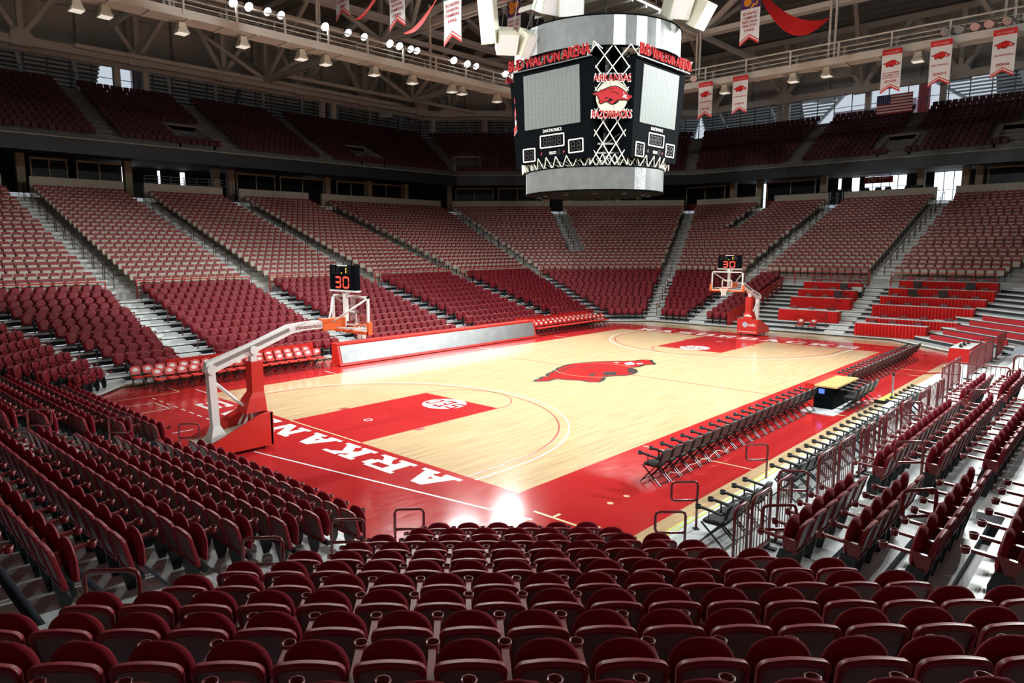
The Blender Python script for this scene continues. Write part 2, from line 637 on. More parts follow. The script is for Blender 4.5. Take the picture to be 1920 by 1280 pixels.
def fline(pts, w, m, lv=3, closed=False):
    n = len(pts)
    for i in range(n if closed else n - 1):
        a, b = Vector(pts[i]), Vector(pts[(i + 1) % n])
        d = (b - a).normalized()
        q = Vector((-d.y, d.x)) * w / 2
        e = d * w / 2 if n > 2 and w > .03 and (b - a).length > .3 else d * 0
        flat([a - e - q, b + e - q, b + e + q, a - e + q], lv, m)


XW, XE, YS, YN = -18.4, 17.1, -10.67, 10.98
flat(rc(XW, YS, XE, -HW), 1, 'court_red')
flat(rc(XW, HW, XE, YN), 1, 'court_red')
flat(rc(XW, -HW, -L, HW), 1, 'court_red')
flat(rc(L, -HW, XE, HW), 1, 'court_red')
# corners of the court cut off by the stands
flat([(-19.5, -8.2), (-16.4, -11.3), (-19.5, -11.3)], 2, 'maple')
flat([(17.6, -8.6), (17.6, -10.9), (15.6, -10.9), (16.3, -10.2), (17.1, -9.3)], 2, 'maple')
for s in (-1, 1):
    bx = s * (L - 1.6)
    flat([(s * L, -1.83), (s * (L - 5.79), -1.83), (s * (L - 5.79), 1.83), (s * L, 1.83)], 1, 'court_red')
    a0 = -90 if s < 0 else 90
    fline(arc((s * (L - 5.79), 0), 1.83, a0, a0 + 180, 40), .05, 'line_red', 2)
    for r, mt in ((6.02, 'line_red'), (6.32, 'line_white')):
        a = arc((bx, 0), r, a0, a0 + 180, 72)
        p = [(s * L, a[0][1])] + a + [(s * L, a[-1][1])]
        fline(p, .05, mt, 2)
    fline([(s * L, -1.83), (s * L, 1.83)], .05, 'line_cream', 4)
    for y in (-1, 1):
        for d, w in ((2.13, .30), (3.3, .05), (4.2, .05), (5.1, .05)):
            x = s * (L - d)
            flat(rc(x - w / 2, y * 1.83, x + w / 2, y * 2.05), 2, 'line_red')
    # conference roundel: white disc with the letters cut in
    cx = s * (L - 5.0)
    flat(arc((cx, 0), .78, 0, 360, 40)[:-1], 3, 'line_white')
    for i, ch in enumerate('SEC'):
        for q in SLAB[ch]:
            pts = []
            for x, y in q:
                u, v = (i - 1.5) * .5 + x * .44, (y - .5) * (.95 if i == 1 else .75)
                pts.append((cx + (-s) * -v * 1.0, -s * u) if False else (cx + s * v, -s * u))
            flat(pts, 4, 'court_red')
    flat(arc((s * (L - 1.75), .1), .15, 0, 360, 20)[:-1], 3, 'line_white')
    flat(arc((s * (L - 1.75), .1), .11, 0, 360, 20)[:-1], 4, 'court_red')
fline([(0, -HW), (0, HW)], .05, 'line_red', 2)
fline(arc((0, 0), 1.83, 0, 360, 60), .045, 'line_red', 2)
# big end-zone lettering, read from the court
lt = MB()
z = .0036
slab(lt, 'ARKANSAS', (-14.56, -6.12, z), (0, 1, 0), (-1, 0, 0), 1.32, .90, .27, 'line_white')
slab(lt, 'RAZORBACKS', (14.62, 6.7, z), (0, -1, 0), (1, 0, 0), 1.12, .92, .215, 'line_white')
fl.merge(lt)
hb = MB()
hog(hb, (0, 0, .0030), (1, 0, 0), (0, 1, 0), 8, 'line_hog', (0, 0, 1), .0006) if 'line_hog' in MATS else hog(hb, (0, 0, .0030), (1, 0, 0), (0, 1, 0), 8, 'court_red', (0, 0, 1), .0006)
fl.merge(hb)
fline([(-1.5, 0.02), (1.2, 0.0)], .03, 'line_cream', 5) if False else None
fline(arc((0, 0), 1.83, 0, 360, 60), .03, 'line_cream', 5)
# volleyball, coaching-box and team-area lines
WL = 'line_white'
fline([(-17.36, 8.83), (-14.89, 8.78), (-14.87, 9.78)], .06, 'line_cream')
fline([(-17.39, 7.6), (-16.32, 7.55), (-16.31, 6.28), (-17.39, 6.25)], .06, WL)
for i in range(8):
    y = 8.39 - i * .62
    fline([(-16.06, y), (-16.06, y - .32)], .06, WL)
fline([(-17.6, 3.0), (-16.96, 2.98)], .06, WL)
fline([(-14.26, 8.82), (-14.25, 7.62)], .06, WL)
fline([(-16.83, -.45), (-15.3, -8.8)], .06, WL)
fline([(-14.92, -8.54), (-14.92, -10.6)], .07, 'line_cream')
fline([(-14.92, -9.02), (-14.66, -9.02)], .07, 'line_cream')
fline([(-14.9, -9.95), (-14.65, -9.97)], .07, 'line_cream')
for x, y in ((-13.44, -9.42), (-12.83, -9.44)):
    flat(arc((x, y), .07, 0, 360, 16)[:-1], 3, 'line_cream')
fline([(-9.14, -7.7), (-9.1, -11.0)], .06, 'line_cream')
for x in (-1.75, 7.9, 9.35, 15.2):
    fline([(x, -8.9), (x + .1, -10.62 if x < 5 or x > 12 else -11.3)], .06, 'line_cream')
for x in (-8.5, 1.5, 8.2):
    fline([(x, 7.7), (x, 8.6)], .05, WL)
for i in range(18):
    y = 9 - i * 1.0
    fline([(15.95, y), (15.95, y - .45)], .05, 'line_cream')
fl.build('floor', kind='structure')

# ------------------------------------------------------------------ the bowl: eight sides of an octagon
S2 = math.sqrt(.5)
ANG = {'E': 0, 'NE': 45, 'N': 90, 'NW': 135, 'W': 180, 'SW': 225, 'S': 270, 'SE': 315}
RINGO = ['E', 'NE', 'N', 'NW', 'W', 'SW', 'S', 'SE']
#       line of the backrest tops in row 0, tread depth, rise, height of tread 0
P = {'N': (11.7, .80, .24, .13), 'NE': (20.5, .80, .235, .13), 'E': (20.3, .80, .222, .13), 'NW': (19.9, .80, .24, .13),
     'W': (19.05, .81, .235, .13), 'SW': (19.63, .758, .227, .06), 'S': (11.75, .80, .235, .13), 'SE': (19.4, .80, .235, .13)}
NV = {k: Vector((round(math.cos(math.radians(a)), 9), round(math.sin(math.radians(a)), 9))) for k, a in ANG.items()}
TV = {k: Vector((n.y, -n.x)) for k, n in NV.items()}
NLOW, NUP, NDECK = 12, 23, 12


def lo(side, k):
    b, t, r, z1 = P[side]
    if side == 'S' and k < 3:
        return b + t * k, (z1, z1, .28)[max(k, 0)]
    return b + t * k, z1 + r * k


def up(side, k):
    b, t, r, z1 = P[side]
    return b + t * 12 + .2 + .8 * k, 3.08 + .27 * k


def dk(side, k):
    o, z_ = up(side, 0)
    return o + 16.1 + .8 * k, 13.2 + .45 * k


def srange(side, k, f, extra=0.0):
    """extent along the row, from mitre to mitre, at offset f(side,k)+extra"""
    o = f(side, k)[0] + extra
    i = RINGO.index(side)
    n, t = NV[side], TV[side]
    out = []
    for nb in (RINGO[(i + 1) % 8], RINGO[i - 1]):
        o2 = f(nb, k)[0] + extra
        out.append((o2 - o * n.dot(NV[nb])) / t.dot(NV[nb]))
    return min(out), max(out)


def pt(side, o, s, z_):
    v = NV[side] * o + TV[side] * s
    return (v.x, v.y, z_)


RZ = {k: math.atan2(-n.y, -n.x) - math.pi / 2 for k, n in NV.items()}     # local +y looks at the court
EDGE = -.55
NMS = {'N': 'north', 'NE': 'northeast', 'E': 'east', 'NW': 'northwest', 'W': 'west', 'SW': 'southwest', 'S': 'south', 'SE': 'southeast'}


def terrace(side, f, n, tread, riser, nose, name, first_drop=None, lastdeep=0.8, nosem='tread_white', slots=None):
    mb = MB()
    for k in range(n):
        o, z_ = f(side, k)
        zb = f(side, k - 1)[1] if k else (first_drop if first_drop is not None else 0)
        a0, a1 = srange(side, k, f, EDGE)
        if k < n - 1:
            oe = f(side, k + 1)[0] + EDGE
            b0, b1 = srange(side, k + 1, f, EDGE)
        else:
            oe = o + EDGE + lastdeep
            b0, b1 = srange(side, k, f, EDGE + lastdeep)
        e = o + EDGE
        sl = slots(side, k, a0, a1) if slots else None
        if sl:                                   # open slot behind the seats, down to the next riser
            om = o + .03
            c0, c1 = srange(side, k, f, .03)
            zd = z_ - .16
            mb.poly([pt(side, e, a0, z_), pt(side, e, a1, z_), pt(side, om, c1, z_), pt(side, om, c0, z_)], tread)
            p = c0
            pb = b0
            for q0, q1 in sl + [(None, None)]:
                mb.poly([pt(side, om, p, z_), pt(side, om, c1 if q0 is None else q0, z_), pt(side, oe, b1 if q0 is None else q0, z_), pt(side, oe, pb, z_)], tread)
                if q0 is not None:
                    mb.poly([pt(side, om, q0, zd), pt(side, om, q1, zd), pt(side, oe, q1, zd), pt(side, oe, q0, zd)], riser)
                    mb.poly([pt(side, om, q0, zd), pt(side, om, q1, zd), pt(side, om, q1, z_), pt(side, om, q0, z_)], riser)
                    for q in (q0, q1):
                        mb.poly([pt(side, om, q, zd), pt(side, oe, q, zd), pt(side, oe, q, z_), pt(side, om, q, z_)], riser)
                    p = pb = q1
        else:
            mb.poly([pt(side, e, a0, z_), pt(side, e, a1, z_), pt(side, oe, b1, z_), pt(side, oe, b0, z_)], tread)
        zm = max(zb, z_ - nose)
        mb.poly([pt(side, e, a0, zm), pt(side, e, a1, zm), pt(side, e, a1, z_), pt(side, e, a0, z_)], nosem)
        if zm > zb:
            mb.poly([pt(side, e, a0, zb), pt(side, e, a1, zb), pt(side, e, a1, zm), pt(side, e, a0, zm)], riser)
        mb.poly([pt(side, e + .12, a0 - 0, z_ + .002), pt(side, e + .12, a1, z_ + .002), pt(side, e + .16, a1, z_ + .002), pt(side, e + .16, a0, z_ + .002)], nosem)
    mb.build(name, kind='structure')


AISLE_S = {'N': [(-13.45, -11.95), (-5.4, -4.0), (2.6, 4.1), (11.1, 12.6)], 'W': [(-1.5, .25)], 'S': [(11.85, 13.25), (4.0, 5.4)], 'E': []}


def slot_runs(side, k, a0, a1):
    if side == 'SE' or (side == 'S' and k < 3):
        return None
    c = [a0 + .75] + [v for g in AISLE_S.get(side, []) for v in g] + [a1 - .75]
    if side == 'E':
        c = [a0 + .75, -5.95, -4.55, -3.0]
    if side == 'S':
        c = [.55] + c[1:]
    return [(c[i], c[i + 1]) for i in range(0, len(c), 2) if c[i + 1] - c[i] > .3]


for sd in RINGO:
    nl = NLOW
    terrace(sd, lo, nl, 'tread_grey', 'riser_dark', .07, 'terrace_' + NMS[sd], lastdeep=.9, slots=slot_runs)
for sd in ('N', 'NE', 'E', 'NW', 'SE'):
    terrace(sd, up, NUP, 'concrete', 'concrete', .03, 'upper_terrace_' + NMS[sd], first_drop=lo(sd, 11)[1], nosem='concrete')
    terrace(sd, dk, NDECK, 'concrete_shaded', 'concrete_shaded', .03, 'balcony_terrace_' + NMS[sd], first_drop=13.0, nosem='concrete_shaded')

# sections: (side, s0, s1, first row, last row, skew) of lower seats
AN = [(-13.35, -11.85), (-5.35, -4.05), (2.6, 4.0), (11.15, 12.5)]         # aisles on the north side (x)
LOW = [('N', None, -13.45), ('N', -11.95, -5.4), ('N', -4.0, 2.6), ('N', 4.1, 11.1), ('N', 12.6, None)]
AE = [(4.6, 5.9), (-4.3, -3.0)]                                            # aisles on the east side (y)


# ------------------------------------------------------------------ seats
def rr(w0, w1, z0, z1, r0, r1, bow=0.0, n=4):
    """outline in (x, z): half width w0 at the bottom, w1 at the top, corner radii, top bowed up"""
    pts = []
    for sx, x, z_, r, a in ((1, w0, z0, r0, -90), (1, w1, z1, r1, 0), (-1, w1, z1, r1, 90), (-1, w0, z0, r0, 180)):
        cx, cz = sx * (x - r), z_ + (r if z_ == z0 else -r)
        for i in range(n + 1):
            t = math.radians(a + 90 * i / n)
            pts.append((cx + r * math.cos(t), cz + r * math.sin(t)))
        if z_ == z1 and sx == 1 and bow:
            for i in range(1, 5):
                u = 1 - i / 5 * 2
                pts.append((u * (w1 - r1), z1 + bow * (1 - u * u)))
    return pts


def dome(w0, w1, z0, zm, zt, r0, n=4):
    """outline of a pad: narrow at the bottom, widest at zm, half an ellipse above"""
    pts = []
    for i in range(n + 1):
        t = math.radians(-90 + 90 * i / n)
        pts.append((w0 - r0 + r0 * math.cos(t), z0 + r0 + r0 * math.sin(t)))
    m = 2 * n + 4
    for i in range(m + 1):
        t = math.pi * i / m
        c, s_ = math.cos(t), math.sin(t)
        pts.append((w1 * math.copysign(abs(c) ** .8, c), zm + (zt - zm) * s_ ** .9))
    for i in range(n + 1):
        t = math.radians(180 + 90 * i / n)
        pts.append((-w0 + r0 + r0 * math.cos(t), z0 + r0 + r0 * math.sin(t)))
    return pts


def lean(pts, y0, z0, slope, dy=0.0, sc=1.0, cz=None):
    return [(x * sc, y0 - (z_ - z0) * slope + dy, (z_ if cz is None else cz + (z_ - cz) * sc)) for x, z_ in pts]


def seat_parts(n=4, low=False):
    d = {}
    b = MB()
    o = rr(.19, .222, .36, .845, .03, .07, .015, n)
    i_ = rr(.165, .190, .40, .795, .03, .06, .012, n)
    R = [lean(o, -.10, .36, .26, .045, .95, .6), lean(o, -.10, .36, .26, .03), lean(o, -.10, .36, .26, -.005)]
    b.loft(R, 'burgundy_plastic', caps=False)
    b.poly(R[0], 'burgundy_plastic')
    b.loft([lean(o, -.10, .36, .26, -.005), lean(o, -.10, .36, .26, -.018, .97, .6), lean(i_, -.10, .36, .26, -.014), lean(i_, -.10, .36, .26, .0)], 'burgundy_plastic', caps=False)
    b.poly(lean(i_, -.10, .36, .26, .0), 'shell_grey')
    d['backrest'] = b
    s = MB()
    so = dome(.150, .212, .40, .66, .875, .05, n)
    s.loft([lean(so, .03, .40, .10, -.045, .6, .62), lean(so, .03, .40, .10, -.04, .86, .62), lean(so, .03, .40, .10, -.012), lean(so, .03, .40, .10, .012)], 'burgundy_cloth', caps=False)
    s.poly(lean(so, .03, .40, .10, -.045, .6, .62), 'burgundy_cloth')
    s.loft([lean(so, .03, .40, .10, .012), lean(so, .03, .40, .10, .030, .95, .62), lean(so, .03, .40, .10, .045, .70, .62)], 'burgundy_plastic', caps=False)
    s.poly(lean(so, .03, .40, .10, .045, .70, .62), 'burgundy_plastic')
    d['seat'] = s
    a = MB()
    a.hexa([(-.275, -.16, .585), (-.225, -.16, .585), (-.225, .26, .615), (-.275, .26, .615), (-.275, -.16, .625), (-.225, -.16, .625), (-.225, .26, .65), (-.275, .26, .65)], 'arm_plastic')
    a.hexa([(-.265, -.14, .44), (-.235, -.14, .44), (-.235, -.04, .44), (-.265, -.04, .44), (-.265, -.16, .59), (-.235, -.16, .59), (-.235, .02, .60), (-.265, .02, .60)], 'arm_plastic')
    d['armrest'] = a
    c = MB()
    nn = 8 if low else 14
    ra, rb, rcc, rd = [c.ring((-.25, .315, zz), (0, 0, 1), r, nn) for zz, r in ((.585, .036), (.66, .050), (.66, .043), (.60, .032))]
    c.loft([ra, rb, rcc, rd], 'arm_plastic', caps=False)
    c.add(ra, [tuple(range(nn - 1, -1, -1))], 'arm_plastic')
    c.add(rd, [tuple(range(nn))], 'dark_plastic')
    d['cup_holder'] = c
    t = MB()
    t.prism([(-.265, -.12, .46), (-.265, .05, .46), (-.265, .10, .30), (-.265, .10, .10), (-.265, .05, .0), (-.265, -.04, .0), (-.265, -.10, .25)], (.03, 0, 0), 'dark_plastic')
    t.box(-.235, -.06, .30, .235, .0, .37, 'dark_plastic')
    d['standard'] = t
    e = MB()
    e.cyl((-.265, .055, .10), (-.270, .055, .10), .028, .028, 'white_dot', 12)
    e.cyl((-.270, .055, .10), (-.271, .055, .10), .012, .012, 'sign_red', 8)
    d['medallion'] = e
    return d


def tier_parts(low=False):
    d = {}
    n = 1 if low else 3
    b = MB()
    o = rr(.215, .235, .40, .885, .02, .05, .0, n)
    F0, F1 = lean(o, -.08, .40, .25, .03), lean(o, -.08, .40, .25, -.01)
    b.loft([F0, F1], 'tier_beige', caps=False)
    b.poly(F0, 'tier_maroon')
    b.poly(F1, 'tier_beige')
    d['backrest'] = b
    s = MB()
    so = rr(.205, .205, .36, .735, .03, .06, .0, n)
    s.loft([lean(so, .05, .32, .16, -.03, .92, .5), lean(so, .05, .32, .16, .0), lean(so, .05, .32, .16, .03, .9, .5)], 'tier_beige', caps=False)
    s.poly(lean(so, .05, .32, .16, .03, .9, .5), 'tier_beige')
    s.poly(lean(so, .05, .32, .16, -.03, .92, .5), 'tier_maroon')
    d['seat'] = s
    a = MB()
    a.hexa([(-.268, -.17, .56), (-.232, -.17, .56), (-.232, .14, .58), (-.268, .14, .58), (-.268, -.17, .605), (-.232, -.17, .605), (-.232, .14, .62), (-.268, .14, .62)], 'tier_beige')
    a.box(-.263, -.10, .0, -.237, .02, .57, 'dark_plastic')
    d['armrest'] = a
    return d


def end_panel():
    p = MB()
    p.prism([(-.31, -.20, .0), (-.31, .12, .0), (-.31, .20, .25), (-.31, .20, .52), (-.31, .12, .62), (-.31, -.14, .66), (-.31, -.20, .55)], (.05, 0, 0), 'concrete_beige')
    return p


def combine(d, skip=()):
    m_ = MB()
    for k, v in d.items():
        if k not in skip:
            m_.merge(v)
    return m_


arena, tier, deckseats = [], [], []      # (x, y, z, rz, label info ..., is first in row, is last in row)


def fill(lst, side, k, f, s0, s1, pitch, info, back=-.22):
    n = int((s1 - s0 + .04) / pitch)
    if n < 1:
        return
    o, z_ = f(side, k)
    m0 = (s0 + s1) / 2 - (n - 1) * pitch / 2
    for i in range(n):
        s_ = m0 + i * pitch
        p = pt(side, o + back, s_, z_)
        lst.append((p[0], p[1], p[2], RZ[side], info, k, i, n))


def sec(lst, side, f, ks, a, b, pitch, info, half=.65):
    """a section between coordinates a and b along the row; None = the mitre with the neighbouring side"""
    for k in ks:
        m0, m1 = srange(side, k, f)
        sgn = -1 if side in ('E', 'S') else 1
        lo_, hi = (a, b) if sgn > 0 else ((-b if b is not None else None), (-a if a is not None else None))
        s0 = m0 + half if lo_ is None else max(lo_, m0 + half)
        s1 = m1 - half if hi is None else min(hi, m1 - half)
        fill(lst, side, k, f, s0, s1, pitch, info)


R12 = range(12)
for i, (sd, a, b) in enumerate(LOW):
    sec(arena, sd, lo, R12, a, b, .51, 'sideline block %d' % (i + 1))
sec(arena, 'NE', lo, R12, None, None, .51, 'far corner block')
sec(arena, 'E', lo, R12, 5.95, None, .51, 'far end block')
sec(arena, 'E', lo, R12, 3.0, 4.55, .51, 'narrow far end block')
sec(arena, 'NW', lo, R12, None, None, .51, 'left corner block')
sec(arena, 'W', lo, R12, None, -1.5, .50, 'near end block')
sec(arena, 'W', lo, R12, .25, None, .50, 'end block past the aisle')
sec(arena, 'SW', lo, R12, None, None, .487, 'near corner block')
RS = range(3, 12)
sec(arena, 'S', lo, RS, None, -13.2, .50, 'first near sideline block')
sec(arena, 'S', lo, RS, -11.9, -5.35, .50, 'second near sideline block')
sec(arena, 'S', lo, RS, -4.05, -.55, .50, 'last near sideline block')

R23 = range(NUP)
for i, (sd, a, b) in enumerate(LOW):
    sec(tier, sd, up, R23, a, b, .515, 'sideline tier block %d' % (i + 1))
for k in R23:
    if k < 5:
        sec(tier, 'NE', up, [k], None, None, .515, 'far corner tier block')
    else:
        m0, m1 = srange('NE', k, up)
        fill(tier, 'NE', k, up, m0 + .65, 4.05, .515, 'left half of corner tier')
        fill(tier, 'NE', k, up, 5.45, m1 - .65, .515, 'right half of corner tier')
for k in R23:
    if k < 13:
        sec(tier, 'E', up, [k], 5.95, None, .515, 'far end tier block')
    else:
        sec(tier, 'E', up, [k], 5.95, 11.2, .515, 'far end tier block')
        sec(tier, 'E', up, [k], 12.4, None, .515, 'tier past the short stair')
sec(tier, 'E', up, R23, -2.95, 4.55, .515, 'tier above the press tables')
sec(tier, 'E', up, R23, None, -4.35, .515, 'last far end tier')
RD = range(NDECK)
for i, (a, b) in enumerate([(None, -17), (-15.8, -7.6), (-6.4, 1.8), (3.0, 11.2), (12.4, None)]):
    sec(deckseats, 'N', dk, RD, a, b, .52, 'balcony block %d' % (i + 1))
sec(deckseats, 'NE', dk, RD, None, None, .52, 'far corner balcony block')
sec(deckseats, 'E', dk, RD, 9.2, None, .52, 'far end balcony block')
sec(deckseats, 'E', dk, RD, .5, 8.0, .52, 'middle far end balcony')
sec(deckseats, 'E', dk, RD, -8.0, -.7, .52, 'balcony under the flag')
sec(deckseats, 'E', dk, RD, None, -9.2, .52, 'last far end balcony block')
# mouths of the balcony tunnels
VOM = [('N', -1.6, 1.2, 1, 4), ('N', 16.0, 18.8, 1, 4), ('NE', -6.6, -3.8, 1, 4), ('NE', 5.5, 8.3, 1, 4), ('E', 7.0, 9.4, 1, 4), ('E', -1.5, 1.0, 1, 4)]


def in_vom(side, s_, k):
    return any(v[0] == side and v[1] - .5 < s_ < v[2] + .5 and v[3] <= k <= v[4] for v in VOM)


ds2 = []
for q in deckseats:
    sd = min(NV, key=lambda k_: (Vector((q[0], q[1])) - Vector(pt(k_, dk(k_, q[5])[0] - .22, Vector((q[0], q[1])).dot(TV[k_]), 0)[:2])).length)
    if not in_vom(sd, Vector((q[0], q[1])).dot(TV[sd]), q[5]):
        ds2.append(q)
deckseats = ds2


def split(lst, n):
    """the n largest in the picture, and the rest that can be seen at all from about here"""
    sc = []
    for q in lst:
        p = px((q[0], q[1], q[2] + .6))
        if p and -500 < p[0] < 2500 and -120 < p[1] < 1400:
            inside = -10 < p[0] < 1930 and -10 < p[1] < 1300
            sc.append((p[2] if inside else 1e3 + p[2], q))
    sc.sort(key=lambda t_: t_[0])
    near = [q for d_, q in sc[:n] if d_ < 1e3]
    rest = [q for d_, q in sc[len(near):]]
    return near, rest


def make_seats(lst, name, cat, parts, sub, word, group, stuffname, stufflabel, lowparts, ends=None):
    near, rest = split(lst, 300)
    root = thing(name, 'x', cat)
    objs = {}
    for k, mb in parts.items():
        par = objs[sub[k]] if k in sub else root
        objs[k] = mb.build(k, par)
    if 'medallion' in objs:
        objs['medallion']['label'] = 'white round medallion'
    tree(root)
    for j, q in enumerate(near):
        lab = '%s %s from the aisle, %s row, %s' % (word, ordn(q[6] + 1), ordn(q[5] + 1), q[4])
        if j == 0:
            o_first = (q, lab)
            continue
        dup(root, q[:3], q[3], lab, group, skip=() if q[6] == 0 else ('end_panel', 'medallion'))
    q, lab = o_first
    root.location = q[:3]
    root.rotation_euler = (0, 0, q[3])
    tag(root, lab, None, group)
    ends_xf = [q_[:4] for q_ in rest if q_[6] == 0]
    m_ = tile(stuffname, lowparts, [q_[:4] for q_ in rest], label=stufflabel, cat=cat, group=group, kind='stuff')
    if ends:
        tile('end_panel', ends, ends_xf, kind='stuff').parent = m_


ap = seat_parts(4)
make_seats(arena, 'arena_chair', 'chair', ap, {'cup_holder': 'armrest', 'medallion': 'standard'}, 'burgundy tip-up chair', 'burgundy tip-up chairs of the lower bowl',
           'arena_chair_mass', 'remaining burgundy tip-up chairs of the lower stands around the court', combine(seat_parts(2, True), ('medallion',)))
tp = tier_parts()
tp['end_panel'] = end_panel()
make_seats(tier, 'stadium_seat', 'seat', tp, {}, 'maroon and beige seat', 'maroon and beige seats of the upper tier',
                'stadium_seat_mass', 'remaining maroon and beige seats of the steep upper tier', combine(tier_parts(True)), end_panel())
def recolor(d, ren):
    for mb_ in d.values():
        mb_.names = [ren.get(n_, n_) for n_ in mb_.names]
    return d


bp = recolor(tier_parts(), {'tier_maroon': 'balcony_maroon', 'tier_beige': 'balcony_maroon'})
bp.pop('armrest')
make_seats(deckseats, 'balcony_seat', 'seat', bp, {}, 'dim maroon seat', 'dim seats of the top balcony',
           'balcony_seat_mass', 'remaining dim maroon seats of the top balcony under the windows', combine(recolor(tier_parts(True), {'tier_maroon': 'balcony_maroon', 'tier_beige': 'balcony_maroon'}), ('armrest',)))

# ------------------------------------------------------------------ shell: concourse, balcony front, windows, walls, roof
def oct_strip(f0, f1, za, zb, m, name, sides=RINGO, flip=False):
    """a wall (f0 == f1) or a slab that follows the octagon; f = offset of each side"""
    mb = MB()
    for sd in sides:
        i = RINGO.index(sd)

        def rng(f):
            out = []
            for nb in (RINGO[(i + 1) % 8], RINGO[i - 1]):
                out.append((f(nb) - f(sd) * NV[sd].dot(NV[nb])) / TV[sd].dot(NV[nb]))
            return min(out), max(out)
        a0, a1 = rng(f0)
        b0, b1 = rng(f1)
        mb.poly([pt(sd, f0(sd), a0, za), pt(sd, f0(sd), a1, za), pt(sd, f1(sd), b1, zb), pt(sd, f1(sd), b0, zb)], m)
    return mb


def off(d):
    return lambda sd: up(sd, 0)[0] + d


def rng_at(sd, d):
    i = RINGO.index(sd)
    f = off(d)
    out = [(f(nb) - f(sd) * NV[sd].dot(NV[nb])) / TV[sd].dot(NV[nb]) for nb in (RINGO[(i + 1) % 8], RINGO[i - 1])]
    return min(out), max(out)


VIEW = ('N', 'NE', 'E', 'NW', 'SE')
ZC = 9.35                                    # concourse floor
D_PAR, D_BACK, D_FAS, D_WIN = 18.15, 24.0, 15.1, 25.9
for sd in VIEW:                              # concourse slab, ceiling, back wall
    oct_strip(off(17.8), off(D_BACK + 3), ZC, ZC, 'concrete', 'x', [sd]).build('concourse_floor_' + NMS[sd], kind='structure')
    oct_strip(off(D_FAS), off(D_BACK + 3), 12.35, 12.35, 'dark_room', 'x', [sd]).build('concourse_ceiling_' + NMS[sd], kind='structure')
for sd in VIEW:
    mb = MB()
    a0, a1 = rng_at(sd, D_FAS)
    o = up(sd, 0)[0] + D_FAS
    b0, b1 = rng_at(sd, D_FAS + .35)
    mb.hexa([pt(sd, o, a1, 12.0), pt(sd, o, a0, 12.0), pt(sd, o + .35, b0, 12.0), pt(sd, o + .35, b1, 12.0), pt(sd, o, a1, 13.0), pt(sd, o, a0, 13.0), pt(sd, o + .35, b0, 13.0), pt(sd, o + .35, b1, 13.0)], 'navy_fascia')
    mb.hexa([pt(sd, o - .05, a1, 13.0), pt(sd, o - .05, a0, 13.0), pt(sd, o + .4, b0, 13.0), pt(sd, o + .4, b1, 13.0), pt(sd, o - .05, a1, 13.06), pt(sd, o - .05, a0, 13.06), pt(sd, o + .4, b0, 13.06), pt(sd, o + .4, b1, 13.06)], 'concrete_beige')
    c0, c1 = rng_at(sd, 15.9)
    mb.poly([pt(sd, o + .3, b0, 13.02), pt(sd, o + .3, b1, 13.02), pt(sd, up(sd, 0)[0] + 15.9, c1, 13.02), pt(sd, up(sd, 0)[0] + 15.9, c0, 13.02)], 'concrete')
    mb.build('balcony_wall_' + NMS[sd], kind='structure')

# parapets between the stair mouths
GAPS = {'N': [(-13.45, -11.75), (-5.4, -3.9), (2.6, 4.1), (11.1, 12.55)], 'NE': [(4.0, 5.5)], 'E': [(-12.5, -11.1), (-5.95, -4.55), (2.95, 4.35)], 'NW': [], 'SE': []}
for sd in VIEW:
    o = up(sd, 0)[0] + D_PAR
    a0, a1 = rng_at(sd, D_PAR)
    cuts = [a0 + .75] + [v for g in GAPS[sd] for v in g] + [a1 - .75]
    for i in range(0, len(cuts), 2):
        mb = MB()
        p0, p1 = cuts[i], cuts[i + 1]
        q = [pt(sd, o, p1, 9.0), pt(sd, o, p0, 9.0), pt(sd, o + .25, p0, 9.0), pt(sd, o + .25, p1, 9.0), pt(sd, o, p1, 10.55), pt(sd, o, p0, 10.55), pt(sd, o + .25, p0, 10.55), pt(sd, o + .25, p1, 10.55)]
        mb.hexa(q, 'concrete_beige')
        n_ = MB()
        ex = Vector(pt(sd, 0, 1, 0)) * 1
        wall = mb.build('parapet_wall', kind='structure')

